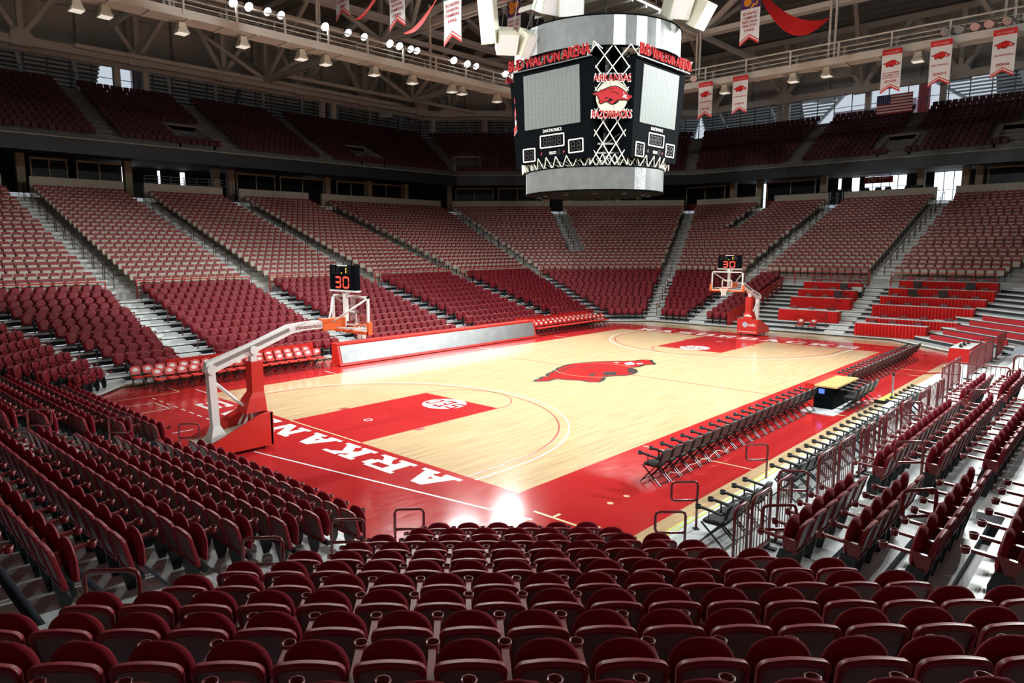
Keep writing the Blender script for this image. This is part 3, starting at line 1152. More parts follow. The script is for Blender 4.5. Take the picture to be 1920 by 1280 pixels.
# back wall of the concourse: openings to daylight, suites with dark glass, solid bays between
BRIGHT = {'N': [(-3.5, -2.6, 9.35, 12.3), (1.55, 2.0, 10.6, 12.2), (4.85, 5.1, 9.35, 12.3), (15.0, 15.35, 9.8, 12.3), (-.45, -.2, 9.6, 12.2)],
          'NE': [], 'E': [(-6.9, -6.6, 9.35, 12.3), (-5.6, -4.9, 9.35, 12.3), (-4.4, -.75, 10.6, 12.3), (1.55, 3.9, 9.35, 12.3), (-15.4, -14.3, 9.35, 12.3)], 'NW': [], 'SE': []}
wn = 0
for sd in VIEW:
    o = up(sd, 0)[0] + D_BACK
    a0, a1 = rng_at(sd, D_BACK)
    cuts = sorted(BRIGHT[sd])
    mb = MB()
    x = a0
    for b in cuts + [(a1, a1, 0, 0)]:
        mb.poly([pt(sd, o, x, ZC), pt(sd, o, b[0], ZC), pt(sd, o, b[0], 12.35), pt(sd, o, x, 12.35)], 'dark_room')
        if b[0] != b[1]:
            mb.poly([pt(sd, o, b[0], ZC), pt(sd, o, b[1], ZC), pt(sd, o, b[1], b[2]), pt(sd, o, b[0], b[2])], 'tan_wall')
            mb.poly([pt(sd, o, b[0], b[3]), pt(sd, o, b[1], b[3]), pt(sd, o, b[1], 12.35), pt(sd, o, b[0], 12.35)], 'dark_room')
        x = b[1]
    mb.build('wall_concourse_' + NMS[sd], kind='structure')
    for b in cuts:
        wn += 1
        w = MB()
        w.poly([pt(sd, o + .05, b[0], b[2]), pt(sd, o + .05, b[1], b[2]), pt(sd, o + .05, b[1], b[3]), pt(sd, o + .05, b[0], b[3])], 'day_glass')
        n_m = int((b[1] - b[0]) / .9)
        for i in range(1, n_m + 1):
            s_ = b[0] + (b[1] - b[0]) * i / (n_m + 1)
            w.bar(pt(sd, o, s_, b[2]), pt(sd, o, s_, b[3]), .06, .06, 'dark_steel')
        w.bar(pt(sd, o, b[0], (b[2] + b[3]) / 2 - .2), pt(sd, o, b[1], (b[2] + b[3]) / 2 - .2), .05, .05, 'dark_steel')
        w.build('window_%d' % wn, kind='structure')
SUITES = {'N': [(-11, -8.6), (-7.9, -4.7), (5.2, 9.0), (9.6, 14.4), (16.0, 19.5), (20.2, 24.5)], 'NE': [(-6.5, -2.2), (-1.6, 2.8), (6.2, 10.5)], 'E': [(-22, -17.5), (-12.8, -8.0), (6.2, 11.5), (12.1, 17)], 'NW': [], 'SE': []}
for sd in ('N', 'NE', 'E'):
    o = up(sd, 0)[0] + 20.6
    for a, b in SUITES[sd]:
        wn += 1
        w = MB()
        w.poly([pt(sd, o, a, 10.2), pt(sd, o, b, 10.2), pt(sd, o, b, 12.1), pt(sd, o, a, 12.1)], 'dark_glass')
        for s_ in (a, (a + b) / 2, b):
            w.bar(pt(sd, o - .04, s_, 9.4), pt(sd, o - .04, s_, 12.2), .10, .10, 'tan_wall')
        w.bar(pt(sd, o - .04, a, 12.1), pt(sd, o - .04, b, 12.1), .1, .16, 'tan_wall')
        w.poly([pt(sd, o, a, ZC), pt(sd, o, b, ZC), pt(sd, o, b, 10.2), pt(sd, o, a, 10.2)], 'dim_red')
        w.build('window_%d' % wn, kind='structure')
    cm = {'N': (-11.7, -4.2, 3.2, 4.6, 14.8, 20, 25), 'NE': (-7.2, 3.6, 11), 'E': (-16.5, -13.6, -7.2, 1.2, 4.6, 5.6, 11.8)}[sd]
    for s_ in cm:
        c_ = MB()
        a = Vector(pt(sd, o - .3, s_, 0))
        ex, ey = Vector(pt(sd, 0, 1, 0)), Vector(pt(sd, 1, 0, 0))
        q = [a - ex * .28, a + ex * .28, a + ex * .28 + ey * .6, a - ex * .28 + ey * .6]
        c_.prism([(v.x, v.y, ZC) for v in q], (0, 0, 3.0), 'tan_wall')
        c_.build('column', kind='structure')

# balcony tunnel mouths
for i, (sd, a, b, k0, k1) in enumerate(VOM):
    o0, z0 = dk(sd, k0)
    o1, z1 = dk(sd, k1)
    o0 += EDGE
    o1 += EDGE + .8
    mb = MB()
    zt = z1 + .1
    for s_ in (a, b):
        mb.hexa([pt(sd, o0, s_ - .1, z0 - .3), pt(sd, o0, s_ + .1, z0 - .3), pt(sd, o1, s_ + .1, z0 - .3), pt(sd, o1, s_ - .1, z0 - .3), pt(sd, o0, s_ - .1, z0 + .5), pt(sd, o0, s_ + .1, z0 + .5), pt(sd, o1, s_ + .1, zt + .5), pt(sd, o1, s_ - .1, zt + .5)], 'concrete_beige')
    mb.poly([pt(sd, o1, a, z0), pt(sd, o1, b, z0), pt(sd, o1, b, zt + .5), pt(sd, o1, a, zt + .5)], 'tan_wall')
    mb.poly([pt(sd, o1 - .02, a + .6, z0), pt(sd, o1 - .02, b - .6, z0), pt(sd, o1 - .02, b - .6, z0 + 1.3), pt(sd, o1 - .02, a + .6, z0 + 1.3)], 'dark_room')
    for h in (.3, .6, .9):
        mb.bar(pt(sd, o0, a, z0 + h), pt(sd, o0, b, z0 + h), .04, .04, 'rail_dark')
    mb.build('wall_tunnel_mouth', kind='structure')

# high windows behind the balcony
ZW1 = {'N': 20.75, 'NE': 20.6, 'E': 21.3, 'NW': 20.75, 'SE': 21.3}
ZW0 = 18.3
PIERS = {'N': (-19, -10.9 + 8.2, -1.2 + .9, 18.0, 19.4), 'NE': (-9.3, -3, 3, 9), 'E': (-13.9, -13.1, -5.4 + .3, 1.35, 8.3, 14.5), 'NW': (), 'SE': ()}
for sd in VIEW:
    wn += 1
    a0, a1 = rng_at(sd, D_WIN)
    o = up(sd, 0)[0] + D_WIN
    w = MB()
    zt = ZW1[sd]
    w.poly([pt(sd, o, a0, ZW0), pt(sd, o, a1, ZW0), pt(sd, o, a1, zt), pt(sd, o, a0, zt)], 'board_glass')
    n_ = int((a1 - a0) / 1.65)
    for i in range(n_ + 1):
        s_ = a0 + (a1 - a0) * i / n_
        w.bar(pt(sd, o, s_, ZW0), pt(sd, o, s_, zt), .07, .10, 'dark_steel')
    w.bar(pt(sd, o, a0, ZW0 + 1.5), pt(sd, o, a1, ZW0 + 1.5), .05, .05, 'dark_steel')
    w.build('window_%d' % wn, kind='structure')
    for s_ in PIERS[sd]:
        c_ = MB()
        c_.bar(pt(sd, o - .2, s_, ZW0 - .5), pt(sd, o - .2, s_, zt), .5, .5, 'wall_panel', (1, 0, 0) if sd == 'N' else (0, 1, 0))
        c_.build('column', kind='structure')

# walls above and below the windows, and the roof
for sd in RINGO:
    b = oct_strip(off(D_WIN + .1), off(D_WIN + .1), (ZW1[sd] if sd in VIEW else 0), 27.5, 'wall_panel', 'x', [sd])
    if sd in VIEW:
        b.merge(oct_strip(off(D_WIN + .1), off(D_WIN + .1), 12.3, ZW0, 'wall_panel', 'x', [sd]))
        a0, a1 = rng_at(sd, D_WIN)
        o = up(sd, 0)[0] + D_WIN
        n_ = int((a1 - a0) / 4.2)
        for i in range(n_ + 1):
            s_ = a0 + (a1 - a0) * (i + .5) / (n_ + 1)
            b.bar(pt(sd, o - .25, s_, ZW1[sd] + .3), pt(sd, o - .25, s_, 27.5), .35, .35, 'wall_panel')
        b.hexa([pt(sd, o - .5, a1, ZW1[sd]), pt(sd, o - .5, a0, ZW1[sd]), pt(sd, o, a0, ZW1[sd]), pt(sd, o, a1, ZW1[sd]), pt(sd, o - .5, a1, ZW1[sd] + .45), pt(sd, o - .5, a0, ZW1[sd] + .45), pt(sd, o, a0, ZW1[sd] + .45), pt(sd, o, a1, ZW1[sd] + .45)], 'wall_panel')
    b.build('wall_' + NMS[sd], kind='structure')
# plain raking floor behind the seats that the picture does not show
for sd in ('W', 'SW', 'S'):
    oct_strip(off(-.6), off(D_WIN + .1), 3.0, 16.0, 'concrete', 'x', [sd]).build('upper_terrace_' + NMS[sd], kind='structure')
rf = MB()
corners = []
for i in range(8):
    a, b = RINGO[i], RINGO[(i + 1) % 8]
    fa, fb = off(D_WIN + .3)(a), off(D_WIN + .3)(b)
    s_ = (fb - fa * NV[a].dot(NV[b])) / TV[a].dot(NV[b])
    corners.append(pt(a, fa, s_, 27.5))
rf.poly(corners, 'roof_deck')
rf.poly([(x, y, 27.9) for x, y, z_ in corners], 'roof_deck')
for i in range(-30, 34):                                                    # ribs of the metal deck
    rf.box(i * 1.9 - 6, -48, 27.25, i * 1.9 - 5.75, 48, 27.5, 'roof_deck') if abs(i * 1.9 - 6) < 56 else None
rf.build('ceiling', kind='structure')

# what stands outside the high windows: louvred soffits, lilac brick, white sky, added light blocks
for sd in ('N', 'NE', 'E'):
    o = up(sd, 0)[0] + D_WIN
    a0, a1 = rng_at(sd, D_WIN + 2)
    lv = MB()
    runs = {'N': [(a0, -3.2), (.4, 9.5), (10, a1)], 'NE': [(a0, a1)], 'E': [(a0, -12.5), (5.0, a1)]}[sd]
    for r0, r1 in runs:
        for i in range(16):
            t = i / 15
            oo, zz = o + 4.5 - t * 3.4, ZW0 - .4 + t * 4.4
            c0, c1 = r0, r1
            lv.hexa([pt(sd, oo, c1, zz), pt(sd, oo, c0, zz), pt(sd, oo + .1, c0, zz), pt(sd, oo + .1, c1, zz), pt(sd, oo - .05, c1, zz + .17), pt(sd, oo - .05, c0, zz + .17), pt(sd, oo + .05, c0, zz + .17), pt(sd, oo + .05, c1, zz + .17)], 'soffit')
        lv.poly([pt(sd, o + 4.9, r0, ZW0 - .5), pt(sd, o + 4.9, r1, ZW0 - .5), pt(sd, o + 1.4, r1, ZW0 + 4.2), pt(sd, o + 1.4, r0, ZW0 + 4.2)], 'soffit_gap')
        n_ = max(1, int((r1 - r0) / 4))
        for i in range(n_):
            s_ = r0 + (r1 - r0) * (i + .5) / n_
            lv.bar(pt(sd, o + 3.6, s_ + .9, ZW0 - .4), pt(sd, o + .9, s_ - .5, ZW0 + 3.6), .28, .2, 'soffit')
    if sd == 'E':                                                           # gabled opening: slats cut along a slope on both sides
        for i in range(16):
            t = i / 15
            oo, zz = o + 4.5 - t * 3.4, ZW0 - .4 + t * 4.4
            for c0, c1 in ((-12.5, -12.5 + 5.6 * t), (5.0 - 6.0 * t, 5.0)):
                if c1 - c0 > .1:
                    lv.hexa([pt(sd, oo, c1, zz), pt(sd, oo, c0, zz), pt(sd, oo + .1, c0, zz), pt(sd, oo + .1, c1, zz), pt(sd, oo - .05, c1, zz + .17), pt(sd, oo - .05, c0, zz + .17), pt(sd, oo + .05, c0, zz + .17), pt(sd, oo + .05, c1, zz + .17)], 'soffit')
        lv.bar(pt(sd, o + 4.3, -12.6, ZW0 - .5), pt(sd, o + 1.0, -6.6, ZW0 + 4.2), .25, .25, 'soffit')
        lv.bar(pt(sd, o + 4.3, 5.2, ZW0 - .5), pt(sd, o + 1.0, -1.2, ZW0 + 4.2), .25, .25, 'soffit')
    lv.build('exterior_soffit_' + NMS[sd], kind='structure')
ex = MB()
oE = up('E', 0)[0] + D_WIN
for s0, s1, z1 in ((-10.5, -5.6, 20.6), (-5.2, -2.5, 21.0), (-.2, 4.0, 20.2), (4.2, 8.8, 20.4), (8.9, 10.5, 19.6)):
    ex.hexa([pt('E', oE + 7, s1, 14), pt('E', oE + 7, s0, 14), pt('E', oE + 9, s0, 14), pt('E', oE + 9, s1, 14), pt('E', oE + 7, s1, z1), pt('E', oE + 7, s0, z1), pt('E', oE + 9, s0, z1), pt('E', oE + 9, s1, z1)], 'brick_lilac')
ex.cyl(pt('E', oE + 5, -1.3, 14), pt('E', oE + 5, -1.3, 22.5), .55, .55, 'dim_red', 16)
oN = up('N', 0)[0] + D_WIN
for s0, s1, z1 in ((-3.3, -1.2, 20.3), (.2, 1.4, 19.9)):
    ex.hexa([pt('N', oN + 7, s1, 14), pt('N', oN + 7, s0, 14), pt('N', oN + 9, s0, 14), pt('N', oN + 9, s1, 14), pt('N', oN + 7, s1, z1), pt('N', oN + 7, s0, z1), pt('N', oN + 9, s0, z1), pt('N', oN + 9, s1, z1)], 'brick_lilac')
for sd, runs in (('N', [(-45, -3.4), (3.2, 45)]), ('NE', [(-25, 25)])):  # walls and lids added outside to keep daylight off these windows
    o = up(sd, 0)[0] + D_WIN
    for s0, s1 in runs:
        ex.hexa([pt(sd, o + 12, s1, 5), pt(sd, o + 12, s0, 5), pt(sd, o + 12.5, s0, 5), pt(sd, o + 12.5, s1, 5), pt(sd, o + 12, s1, 26), pt(sd, o + 12, s0, 26), pt(sd, o + 12.5, s0, 26), pt(sd, o + 12.5, s1, 26)], 'brick_lilac')
    ex.poly([pt(sd, o, -45, 25), pt(sd, o, 45, 25), pt(sd, o + 12.5, 45, 25), pt(sd, o + 12.5, -45, 25)], 'soffit_gap')
    ex.poly([pt(sd, o, -45, 8), pt(sd, o, 45, 8), pt(sd, o + 12.5, 45, 8), pt(sd, o + 12.5, -45, 8)], 'soffit_gap')
ex.build('exterior_walls_and_light_blocks', kind='structure')

# ------------------------------------------------------------------ roof steel
def node_plate(mb, sd, o, s_, z_, m='truss_paint'):
    e = Vector(pt(sd, 0, 1, 0))
    p = Vector(pt(sd, o, s_, z_))
    n_ = Vector(pt(sd, 1, 0, 0)) * .35
    q = [p - e * .75 + Vector((0, 0, -.1)), p + e * .75 + Vector((0, 0, -.1)), p + e * .75 + Vector((0, 0, .8)), p + e * .35 + Vector((0, 0, 1.15)), p - e * .35 + Vector((0, 0, 1.15)), p - e * .75 + Vector((0, 0, .8))]
    mb.prism([v - n_ for v in q], n_ * 2, m)


TN = {'N': [-18, -10.5, -2.2, 5.3, 13.2, 21, 29], 'NE': [-14.5, -7.3, 0, 7.3, 14.5], 'E': [-20, -12.2, -4.8, 3.2, 10.6, 18], 'NW': [-12, 0, 12], 'SE': [-12, 0, 12]}
for sd in VIEW:
    mb = MB()
    o = up(sd, 0)[0] + 22.3
    a0, a1 = rng_at(sd, 22.3)
    U = (0, 0, 1)
    mb.bar(pt(sd, o, a0, 20.7), pt(sd, o, a1, 20.7), .5, .62, 'truss_paint')
    mb.bar(pt(sd, o, a0, 26.6), pt(sd, o, a1, 26.6), .4, .5, 'truss_paint')
    T = TN[sd]
    for i, s_ in enumerate(T):
        node_plate(mb, sd, o, s_, 20.4)
        mb.bar(pt(sd, o, s_, 20.7), pt(sd, o, s_, 26.6), .38, .38, 'truss_paint')
        if i + 1 < len(T):
            mid = (s_ + T[i + 1]) / 2
            mb.bar(pt(sd, o, s_, 20.9), pt(sd, o, mid, 26.6), .34, .34, 'truss_paint')
            mb.bar(pt(sd, o, T[i + 1], 20.9), pt(sd, o, mid, 26.6), .34, .34, 'truss_paint')
        if i % 2 == 0:                                                      # members running in over the seats
            mb.bar(pt(sd, o, s_, 20.9), pt(sd, o - 9, s_ + 1.5, 26.6), .34, .34, 'truss_paint')
    mb.build('roof_beam_truss_' + NMS[sd], kind='structure')


def truss(a, b, z0, z1, n, name, w=.3):
    """roof truss from a to b (x, y), bottom chord z0, top chord z1"""
    mb = MB()
    A, B = Vector((*a, 0)), Vector((*b, 0))
    d = (B - A) / n
    sd = Vector((-d.y, d.x, 0)).normalized() * .28
    for q in (-1, 1):
        mb.bar(A + sd * q + Vector((0, 0, z0)), B + sd * q + Vector((0, 0, z0)), .16, .34, 'truss_paint')
    mb.bar(A + Vector((0, 0, z1)), B + Vector((0, 0, z1)), w, w, 'truss_paint')
    lat = Vector((-d.y, d.x, 0)).normalized()
    for i in range(n + 1):
        p = A + d * i
        if i % 2 == 0:
            for v in (d, -d, d * .5 + lat * d.length, d * -.5 - lat * d.length):
                q = p + v
                mb.bar(p + Vector((0, 0, z0)), q + Vector((0, 0, z1)), w, w, 'truss_paint')
            mb.bar(p + Vector((0, 0, z0)), p + lat * d.length * 1.9 + Vector((0, 0, z0)), w, w, 'truss_paint')
            mb.bar(p + Vector((0, 0, z0)), p - lat * d.length * 1.9 + Vector((0, 0, z0)), w, w, 'truss_paint')
            mb.bar(p + Vector((0, 0, z0 - .15)), p + Vector((0, 0, z1)), w * .8, w * .8, 'truss_paint')
    mb.build(name, kind='structure')


truss((24.5, -40), (24.5, 40), 20.8, 26.8, 10, 'roof_beam_truss_over_far_end')
truss((-6, 23.5), (42, 23.5), 21.6, 26.8, 6, 'roof_beam_truss_over_sideline')
truss((8.5, -42), (8.5, 42), 20.6, 26.8, 10, 'roof_beam_truss_middle')

# ------------------------------------------------------------------ catwalks, flood lights, house lights
def catwalk(name, label, a, b, inner, z0=17.0):
    """a, b = ends of the inner edge; inner = unit vector towards the court"""
    A, B, I = Vector((*a, z0)), Vector((*b, z0)), Vector((*inner, 0))
    t = thing(name, label, 'catwalk', A)
    A, B = Vector((0, 0, 0)), B - A
    d = (B - A).normalized()
    O = -I * 1.15
    m_ = MB()
    m_.hexa([A, B, B + O, A + O, A + Vector((0, 0, .12)), B + Vector((0, 0, .12)), B + O + Vector((0, 0, .12)), A + O + Vector((0, 0, .12))], 'catwalk_paint')
    Ln = (B - A).length
    for i in range(int(Ln / 1.9) + 1):
        p = A + d * (i * 1.9)
        m_.bar(p + Vector((0, 0, -.03)), p + O + Vector((0, 0, -.03)), .14, .08, 'truss_paint')
    m_.build('deck', t)
    for k, e in enumerate((Vector((0, 0, 0)), O)):
        s_ = MB()
        s_.bar(A + e + Vector((0, 0, .18)), B + e + Vector((0, 0, .18)), .06, .42, 'catwalk_paint')
        s_.build('toe_plate', t)
        r_ = MB()
        for h in (.62, .88, 1.25):
            r_.bar(A + e + Vector((0, 0, h)), B + e + Vector((0, 0, h)), .045, .045 if h < 1 else .09, 'catwalk_paint')
        r_.build('rail', t)
        p0 = None
        for i in range(int(Ln / 2.9) + 1):
            p = A + e + d * (i * 2.9 + .3)
            if p0 is None:
                q = MB()
                q.box(-.05, -.05, .1, .05, .05, 1.28, 'catwalk_paint')
                p0 = q.build('post', t, loc=p)
            else:
                c = p0.copy()
                COL.objects.link(c)
                c.parent = t
                c.location = p
    for i in range(int(Ln / 9) + 1):
        p = A + d * (i * 9 + 2) + O / 2
        for q in (-.25, .25):
            h = MB()
            h.bar(p + Vector((q, q, .1)), p + Vector((q, q, 4.6)), .12, .12, 'catwalk_paint')
            h.build('hanger', t)


catwalk('catwalk', 'cream lighting catwalk above the long sideline, carrying the lit flood lights', (-30, 18.75), (22.4, 18.75), (0, -1))
catwalk('catwalk', 'cream catwalk above the far end with a row of switched-off lamps', (23.0, 18.6), (23.0, -30), (-1, 0), 16.75)
catwalk('catwalk', 'cream lighting catwalk over the near sideline, out of the lit view', (-22.4, -19), (22.4, -19), (0, 1))
catwalk('catwalk', 'cream lighting catwalk over the near end of the court', (-23, -18), (-23, 18), (1, 0))


def lamp_parts(root, lens):
    b = MB()
    b.cyl((0, -.34, 0), (0, -.22, 0), .10, .12, 'dark_plastic', 14)
    b.cyl((0, -.22, 0), (0, .0, 0), .12, .24, 'steel', 18, caps=False)
    b.build('housing', root)
    l = MB()
    l.cyl((0, -.01, 0), (0, 0, 0), .22, .235, lens, 18)
    l.build('lens', root)
    y = MB()
    y.bar((-.28, -.12, 0), (-.28, -.12, -.42), .04, .05, 'dark_steel')
    y.bar((.28, -.12, 0), (.28, -.12, -.42), .04, .05, 'dark_steel')
    y.bar((-.28, -.12, -.42), (.28, -.12, -.42), .05, .05, 'dark_steel')
    y.build('yoke', root)


def aim(o, p, target):
    d = (Vector(target) - Vector(p)).normalized()
    o.location = p
    o.rotation_euler = (math.asin(d.z), 0, math.atan2(d.y, d.x) - math.pi / 2)


def spot(root, power, size=1.5, blend=.8):
    l = bpy.data.lights.new('lamp_light', 'SPOT')
    l.energy = power
    l.color = (0.97, 1.0, 0.97)
    l.spot_size = size
    l.spot_blend = blend
    l.shadow_soft_size = .24
    o = bpy.data.objects.new('lamp_light', l)
    COL.objects.link(o)
    o.parent = root
    o.location = (0, .03, 0)
    o.rotation_euler = (math.pi / 2, 0, 0)


LAB = {'lit': 'lit flood light', 'dim': 'small dimmed spot light', 'off': 'unlit flood light'}
protos = {}


def flood(kind, p, target, label, power=None, group=None, size=1.5):
    if kind not in protos:
        r = thing('flood_light' if kind != 'dim' else 'spot_light', label, 'light')
        lamp_parts(r, {'lit': 'lamp_lens', 'dim': 'lamp_dim', 'off': 'lamp_off'}[kind])
        protos[kind] = tree(r)
        tag(r, label, None, group)
    else:
        r = dup(protos[kind], p, 0, label, group)
    aim(r, p, target)
    if power:
        spot(r, power, size)
    return r


NL = [(-6.7, 'lit'), (-5.8, 'lit'), (-4.68, 'dim'), (-3.85, 'dim'), (-.94, 'lit'), (.71, 'dim'), (1.92, 'dim'), (3.95, 'lit'), (4.75, 'lit'), (5.7, 'dim'), (6.25, 'dim'), (9.67, 'lit'), (11.0, 'lit'), (11.9, 'dim'), (15.1, 'lit'), (16.0, 'lit')]
for i, (x, k) in enumerate(NL):
    flood(k, (x, 18.7, 18.3), (x * .35, -5.5, 0), '%s on the sideline catwalk, %s along from its near end' % (LAB[k], ordn(i + 1)), FLOOD_POWER if k == 'lit' else None, 'lamps along the sideline catwalk')
for i, (y, k) in enumerate([(8.4, 'off'), (7.5, 'off'), (-7.6, 'off'), (-8.25, 'off'), (-8.97, 'off'), (-9.6, 'off'), (-10.4, 'off'), (-11.2, 'off')]):
    flood(k, (22.8, y, 17.35), (4, y * .3 - 3, 1), 'unlit flood light on the far end catwalk, %s from the scoreboard side' % ordn(i + 1), None, 'unlit lamps on the far end catwalk')
for i, y in enumerate((14.0, 11.0, -13.4, -14.4, -15.4, -16.4)):  # lit lamps added behind the scoreboard and out of view, for court and stands
    flood('lit', (22.9, y, 18.3), (-15, y * .3 - 2, 0) if i < 2 else (-21, 1, 2), 'added unseen flood light on the far end catwalk, %s from the sideline corner' % ordn(i + 1), FLOOD_POWER * (.7 if i < 2 else 2.3), 'added unseen lamps of the far end catwalk')
for i, x in enumerate((-12, -4, 4, 12)):
    flood('lit', (x, -18.9, 18.2), (x * .5, 2.0, 0), 'lit flood light on the near sideline catwalk, %s from the near end' % ordn(i + 1), FLOOD_POWER, 'working lamps of the near sideline catwalk')
for i, y in enumerate((-9, 3, 12)):
    flood('lit', (-22.9, y, 18.2), (5, y * .4 + 2, 0), 'lit flood light on the near end catwalk, %s from the near sideline' % ordn(i + 1), FLOOD_POWER * 1.6, 'working lamps of the near end catwalk')


def high_bay(label, p, first=[None]):
    if first[0] is None:
        r = thing('high_bay_light', label, 'light', p, 0, 'cream house lights under the catwalks')
        b = MB()
        b.loft([[(x * w, y * w, z_) for x, y in ((-1, -1), (1, -1), (1, 1), (-1, 1))] for w, z_ in ((.30, -.55), (.30, -.48), (.20, -.3), (.24, -.3), (.17, -.12), (.17, .0))], 'cream_paint', smooth=False)
        b.build('housing', r)
        l = MB()
        l.box(-.27, -.27, -.57, .27, .27, -.55, 'lamp_house')
        l.build('lens', r)
        first[0] = tree(r)
    else:
        r = dup(first[0], p, 0, label)
    lt_ = bpy.data.lights.new('lamp_light', 'SPOT')
    lt_.energy = HOUSE_POWER
    lt_.color = (1.0, .93, .82)
    lt_.spot_size = 2.6
    lt_.spot_blend = 1.0
    lt_.shadow_soft_size = .25
    o = bpy.data.objects.new('lamp_light', lt_)
    COL.objects.link(o)
    o.parent = r
    o.location = (0, 0, -.62)


for i, x in enumerate((-14.15, -12.9, -9.2, -5.8, -2.1, -.4, 3.3, 6.55, 10.3, 11.3, 15.1)):
    high_bay('cream house light under the sideline catwalk, %s from its near end' % ordn(i + 1), (x, 19.55, 16.95))
for i, y in enumerate((5.5, .85, -1.2, -6.2)):
    high_bay('cream house light under the far end catwalk, %s from the scoreboard side' % ordn(i + 1), (23.6, y, 16.7))

# ------------------------------------------------------------------ steps and handrails on the aisles
def aisle_steps(sd, f, ks, s_of, half, name, m='tread_white'):
    mb = MB()
    for k in ks:
        o, z_ = f(sd, k)
        o2, z2 = f(sd, k + 1)
        s_ = s_of(k)
        d = o2 - o
        zz = z_ + (z2 - z_) / 2
        e = o + EDGE + d * .52
        mb.hexa([pt(sd, e, s_ + half, z_), pt(sd, e, s_ - half, z_), pt(sd, o2 + EDGE, s_ - half, z_), pt(sd, o2 + EDGE, s_ + half, z_), pt(sd, e, s_ + half, zz), pt(sd, e, s_ - half, zz), pt(sd, o2 + EDGE, s_ - half, zz), pt(sd, o2 + EDGE, s_ + half, zz)], m)
        mb.poly([pt(sd, o + EDGE, s_ - half, z_ + .004), pt(sd, o + EDGE, s_ + half, z_ + .004), pt(sd, o + EDGE + .10, s_ + half, z_ + .004), pt(sd, o + EDGE + .10, s_ - half, z_ + .004)], 'tread_white')
    mb.build(name, kind='structure')


def sx(sd, c):
    return -c if sd in ('E', 'S') else c


AIS = []                      # (side, function of k giving s, half width, first upper row, what it is called)
for i, (a, b) in enumerate(AN):
    AIS.append(('N', (lambda v: (lambda k: v))((a + b) / 2), .62, 0, '%s sideline aisle' % ordn(i + 1)))
for i, (a, b) in enumerate(AE):
    AIS.append(('E', (lambda v: (lambda k: v))(-(a + b) / 2), .55, 0, '%s far end aisle' % ordn(i + 1)))
AIS.append(('NE', (lambda k: 4.75), .6, 5, 'short corner aisle'))


def mit(sd, end, f):
    return lambda k: srange(sd, k, f, EDGE + .4)[end] + (.0 if end else 0)


for sd, fs, h, k0, nm in AIS:
    aisle_steps(sd, up, range(k0, NUP - 1), fs, h, 'aisle_steps')
    if k0 == 0:
        aisle_steps(sd, lo, range(0, 11), fs, h, 'aisle_steps')
for sd, end in (('NE', 0), ('NE', 1), ('N', 0)):
    aisle_steps(sd, up, range(0, NUP - 1), mit(sd, end, up), .55, 'aisle_steps')
    aisle_steps(sd, lo, range(0, 11), mit(sd, end, lo), .5, 'aisle_steps')


aisle_steps('W', lo, range(0, 11), lambda k: -.6, .7, 'aisle_steps')
aisle_steps('S', lo, range(3, 11), lambda k: 12.55, .55, 'aisle_steps')
aisle_steps('S', lo, range(3, 11), lambda k: 4.7, .55, 'aisle_steps')
aisle_steps('SW', lo, range(0, 11), mit('SW', 1, lo), .5, 'aisle_steps')
aisle_steps('SW', lo, range(3, 11), mit('SW', 0, lo), .5, 'aisle_steps')


def p_rail_mesh(mb, m='rail_burgundy', h=.93, w=.48, d=.42, r=.024, tilt=.0):
    mb.tube([(0, 0, 0), (0, 0, h - .07), (.02, 0, h - .02), (.07, 0, h), (w - .07, 0, h - tilt), (w - .02, 0, h - .02 - tilt), (w, 0, h - .07 - tilt), (w, 0, h - d + .07 - tilt), (w - .02, 0, h - d + .02 - tilt), (w - .07, 0, h - d - tilt), (0, 0, h - d)], r, m, 8)


pr0 = thing('handrail', 'x', 'handrail')
mb = MB()
p_rail_mesh(mb, d=.36, w=.5)
mb.build('rail', pr0)
mb = MB()
mb.box(-.05, -.05, 0, .05, .05, .02, 'dark_plastic')
mb.build('foot', pr0)
tree(pr0)
mb = MB()
used = [False]


def rail(p, dirv, label, group):
    a = math.atan2(dirv[1], dirv[0])
    if not used[0]:
        used[0] = True
        pr0.location = p
        pr0.rotation_euler = (0, 0, a)
        tag(pr0, label, None, group)
        return pr0
    return dup(pr0, p, a, label, group)


for i, p in enumerate([(-18.38, -8.25, 0), (-19.89, -8.56, .34), (-21.7, -9.25, .82), (-23.82, -10.3, 1.48)]):
    rail(p, (.75, -.66), 'burgundy looped handrail on the stair by the near corner block, %s up from the floor' % ordn(i + 1), 'looped handrails near the corner stair')
for i, (p, d_) in enumerate([((-15.3, -12.05, .13), (-.7, .7)), ((-15.55, -13.85, .8), (-.75, .66)), ((-15.05, -15.42, 1.3), (-.8, .6)),
                             ((-12.75, -13.1, .45), (-.6, .8)), ((-12.15, -14.7, 1.2), (-.75, .66)), ((-9.6, -16.3, 1.8), (-.75, .66)), ((-9.9, -11.3, .0), (-.75, .66)), ((-13.75, -11.5, .13), (-.75, .66)),
                             ((-4.8, -14.6, .95), (-.5, .86)), ((-4.6, -13.2, .4), (-.5, .86)), ((-.4, -14.9, .9), (-.5, .86)), ((4.9, -12.5, .13), (-.5, .86)), ((14.4, -12.2, .13), (-.5, .86))]):
    rail(p, d_, 'burgundy looped handrail along the near sideline stands, %s from the near corner' % ordn(i + 1), 'looped handrails of the near sideline')
for sd, fs, h, k0, nm in AIS:
    if k0:
        continue
    for k in range(1, 12, 2):
        o, z_ = lo(sd, k)
        s_ = fs(k) + (h + .12) * (1 if sd == 'N' else -1)
        p = pt(sd, o + EDGE + .2, s_, z_)
        d_ = TV[sd] * (.8 if sd == 'N' else -.8) - NV[sd] * .6
        rail(p, d_, 'burgundy looped handrail on the %s, row %d of the lower stands' % (nm, k + 1), 'looped handrails of the lower stands')
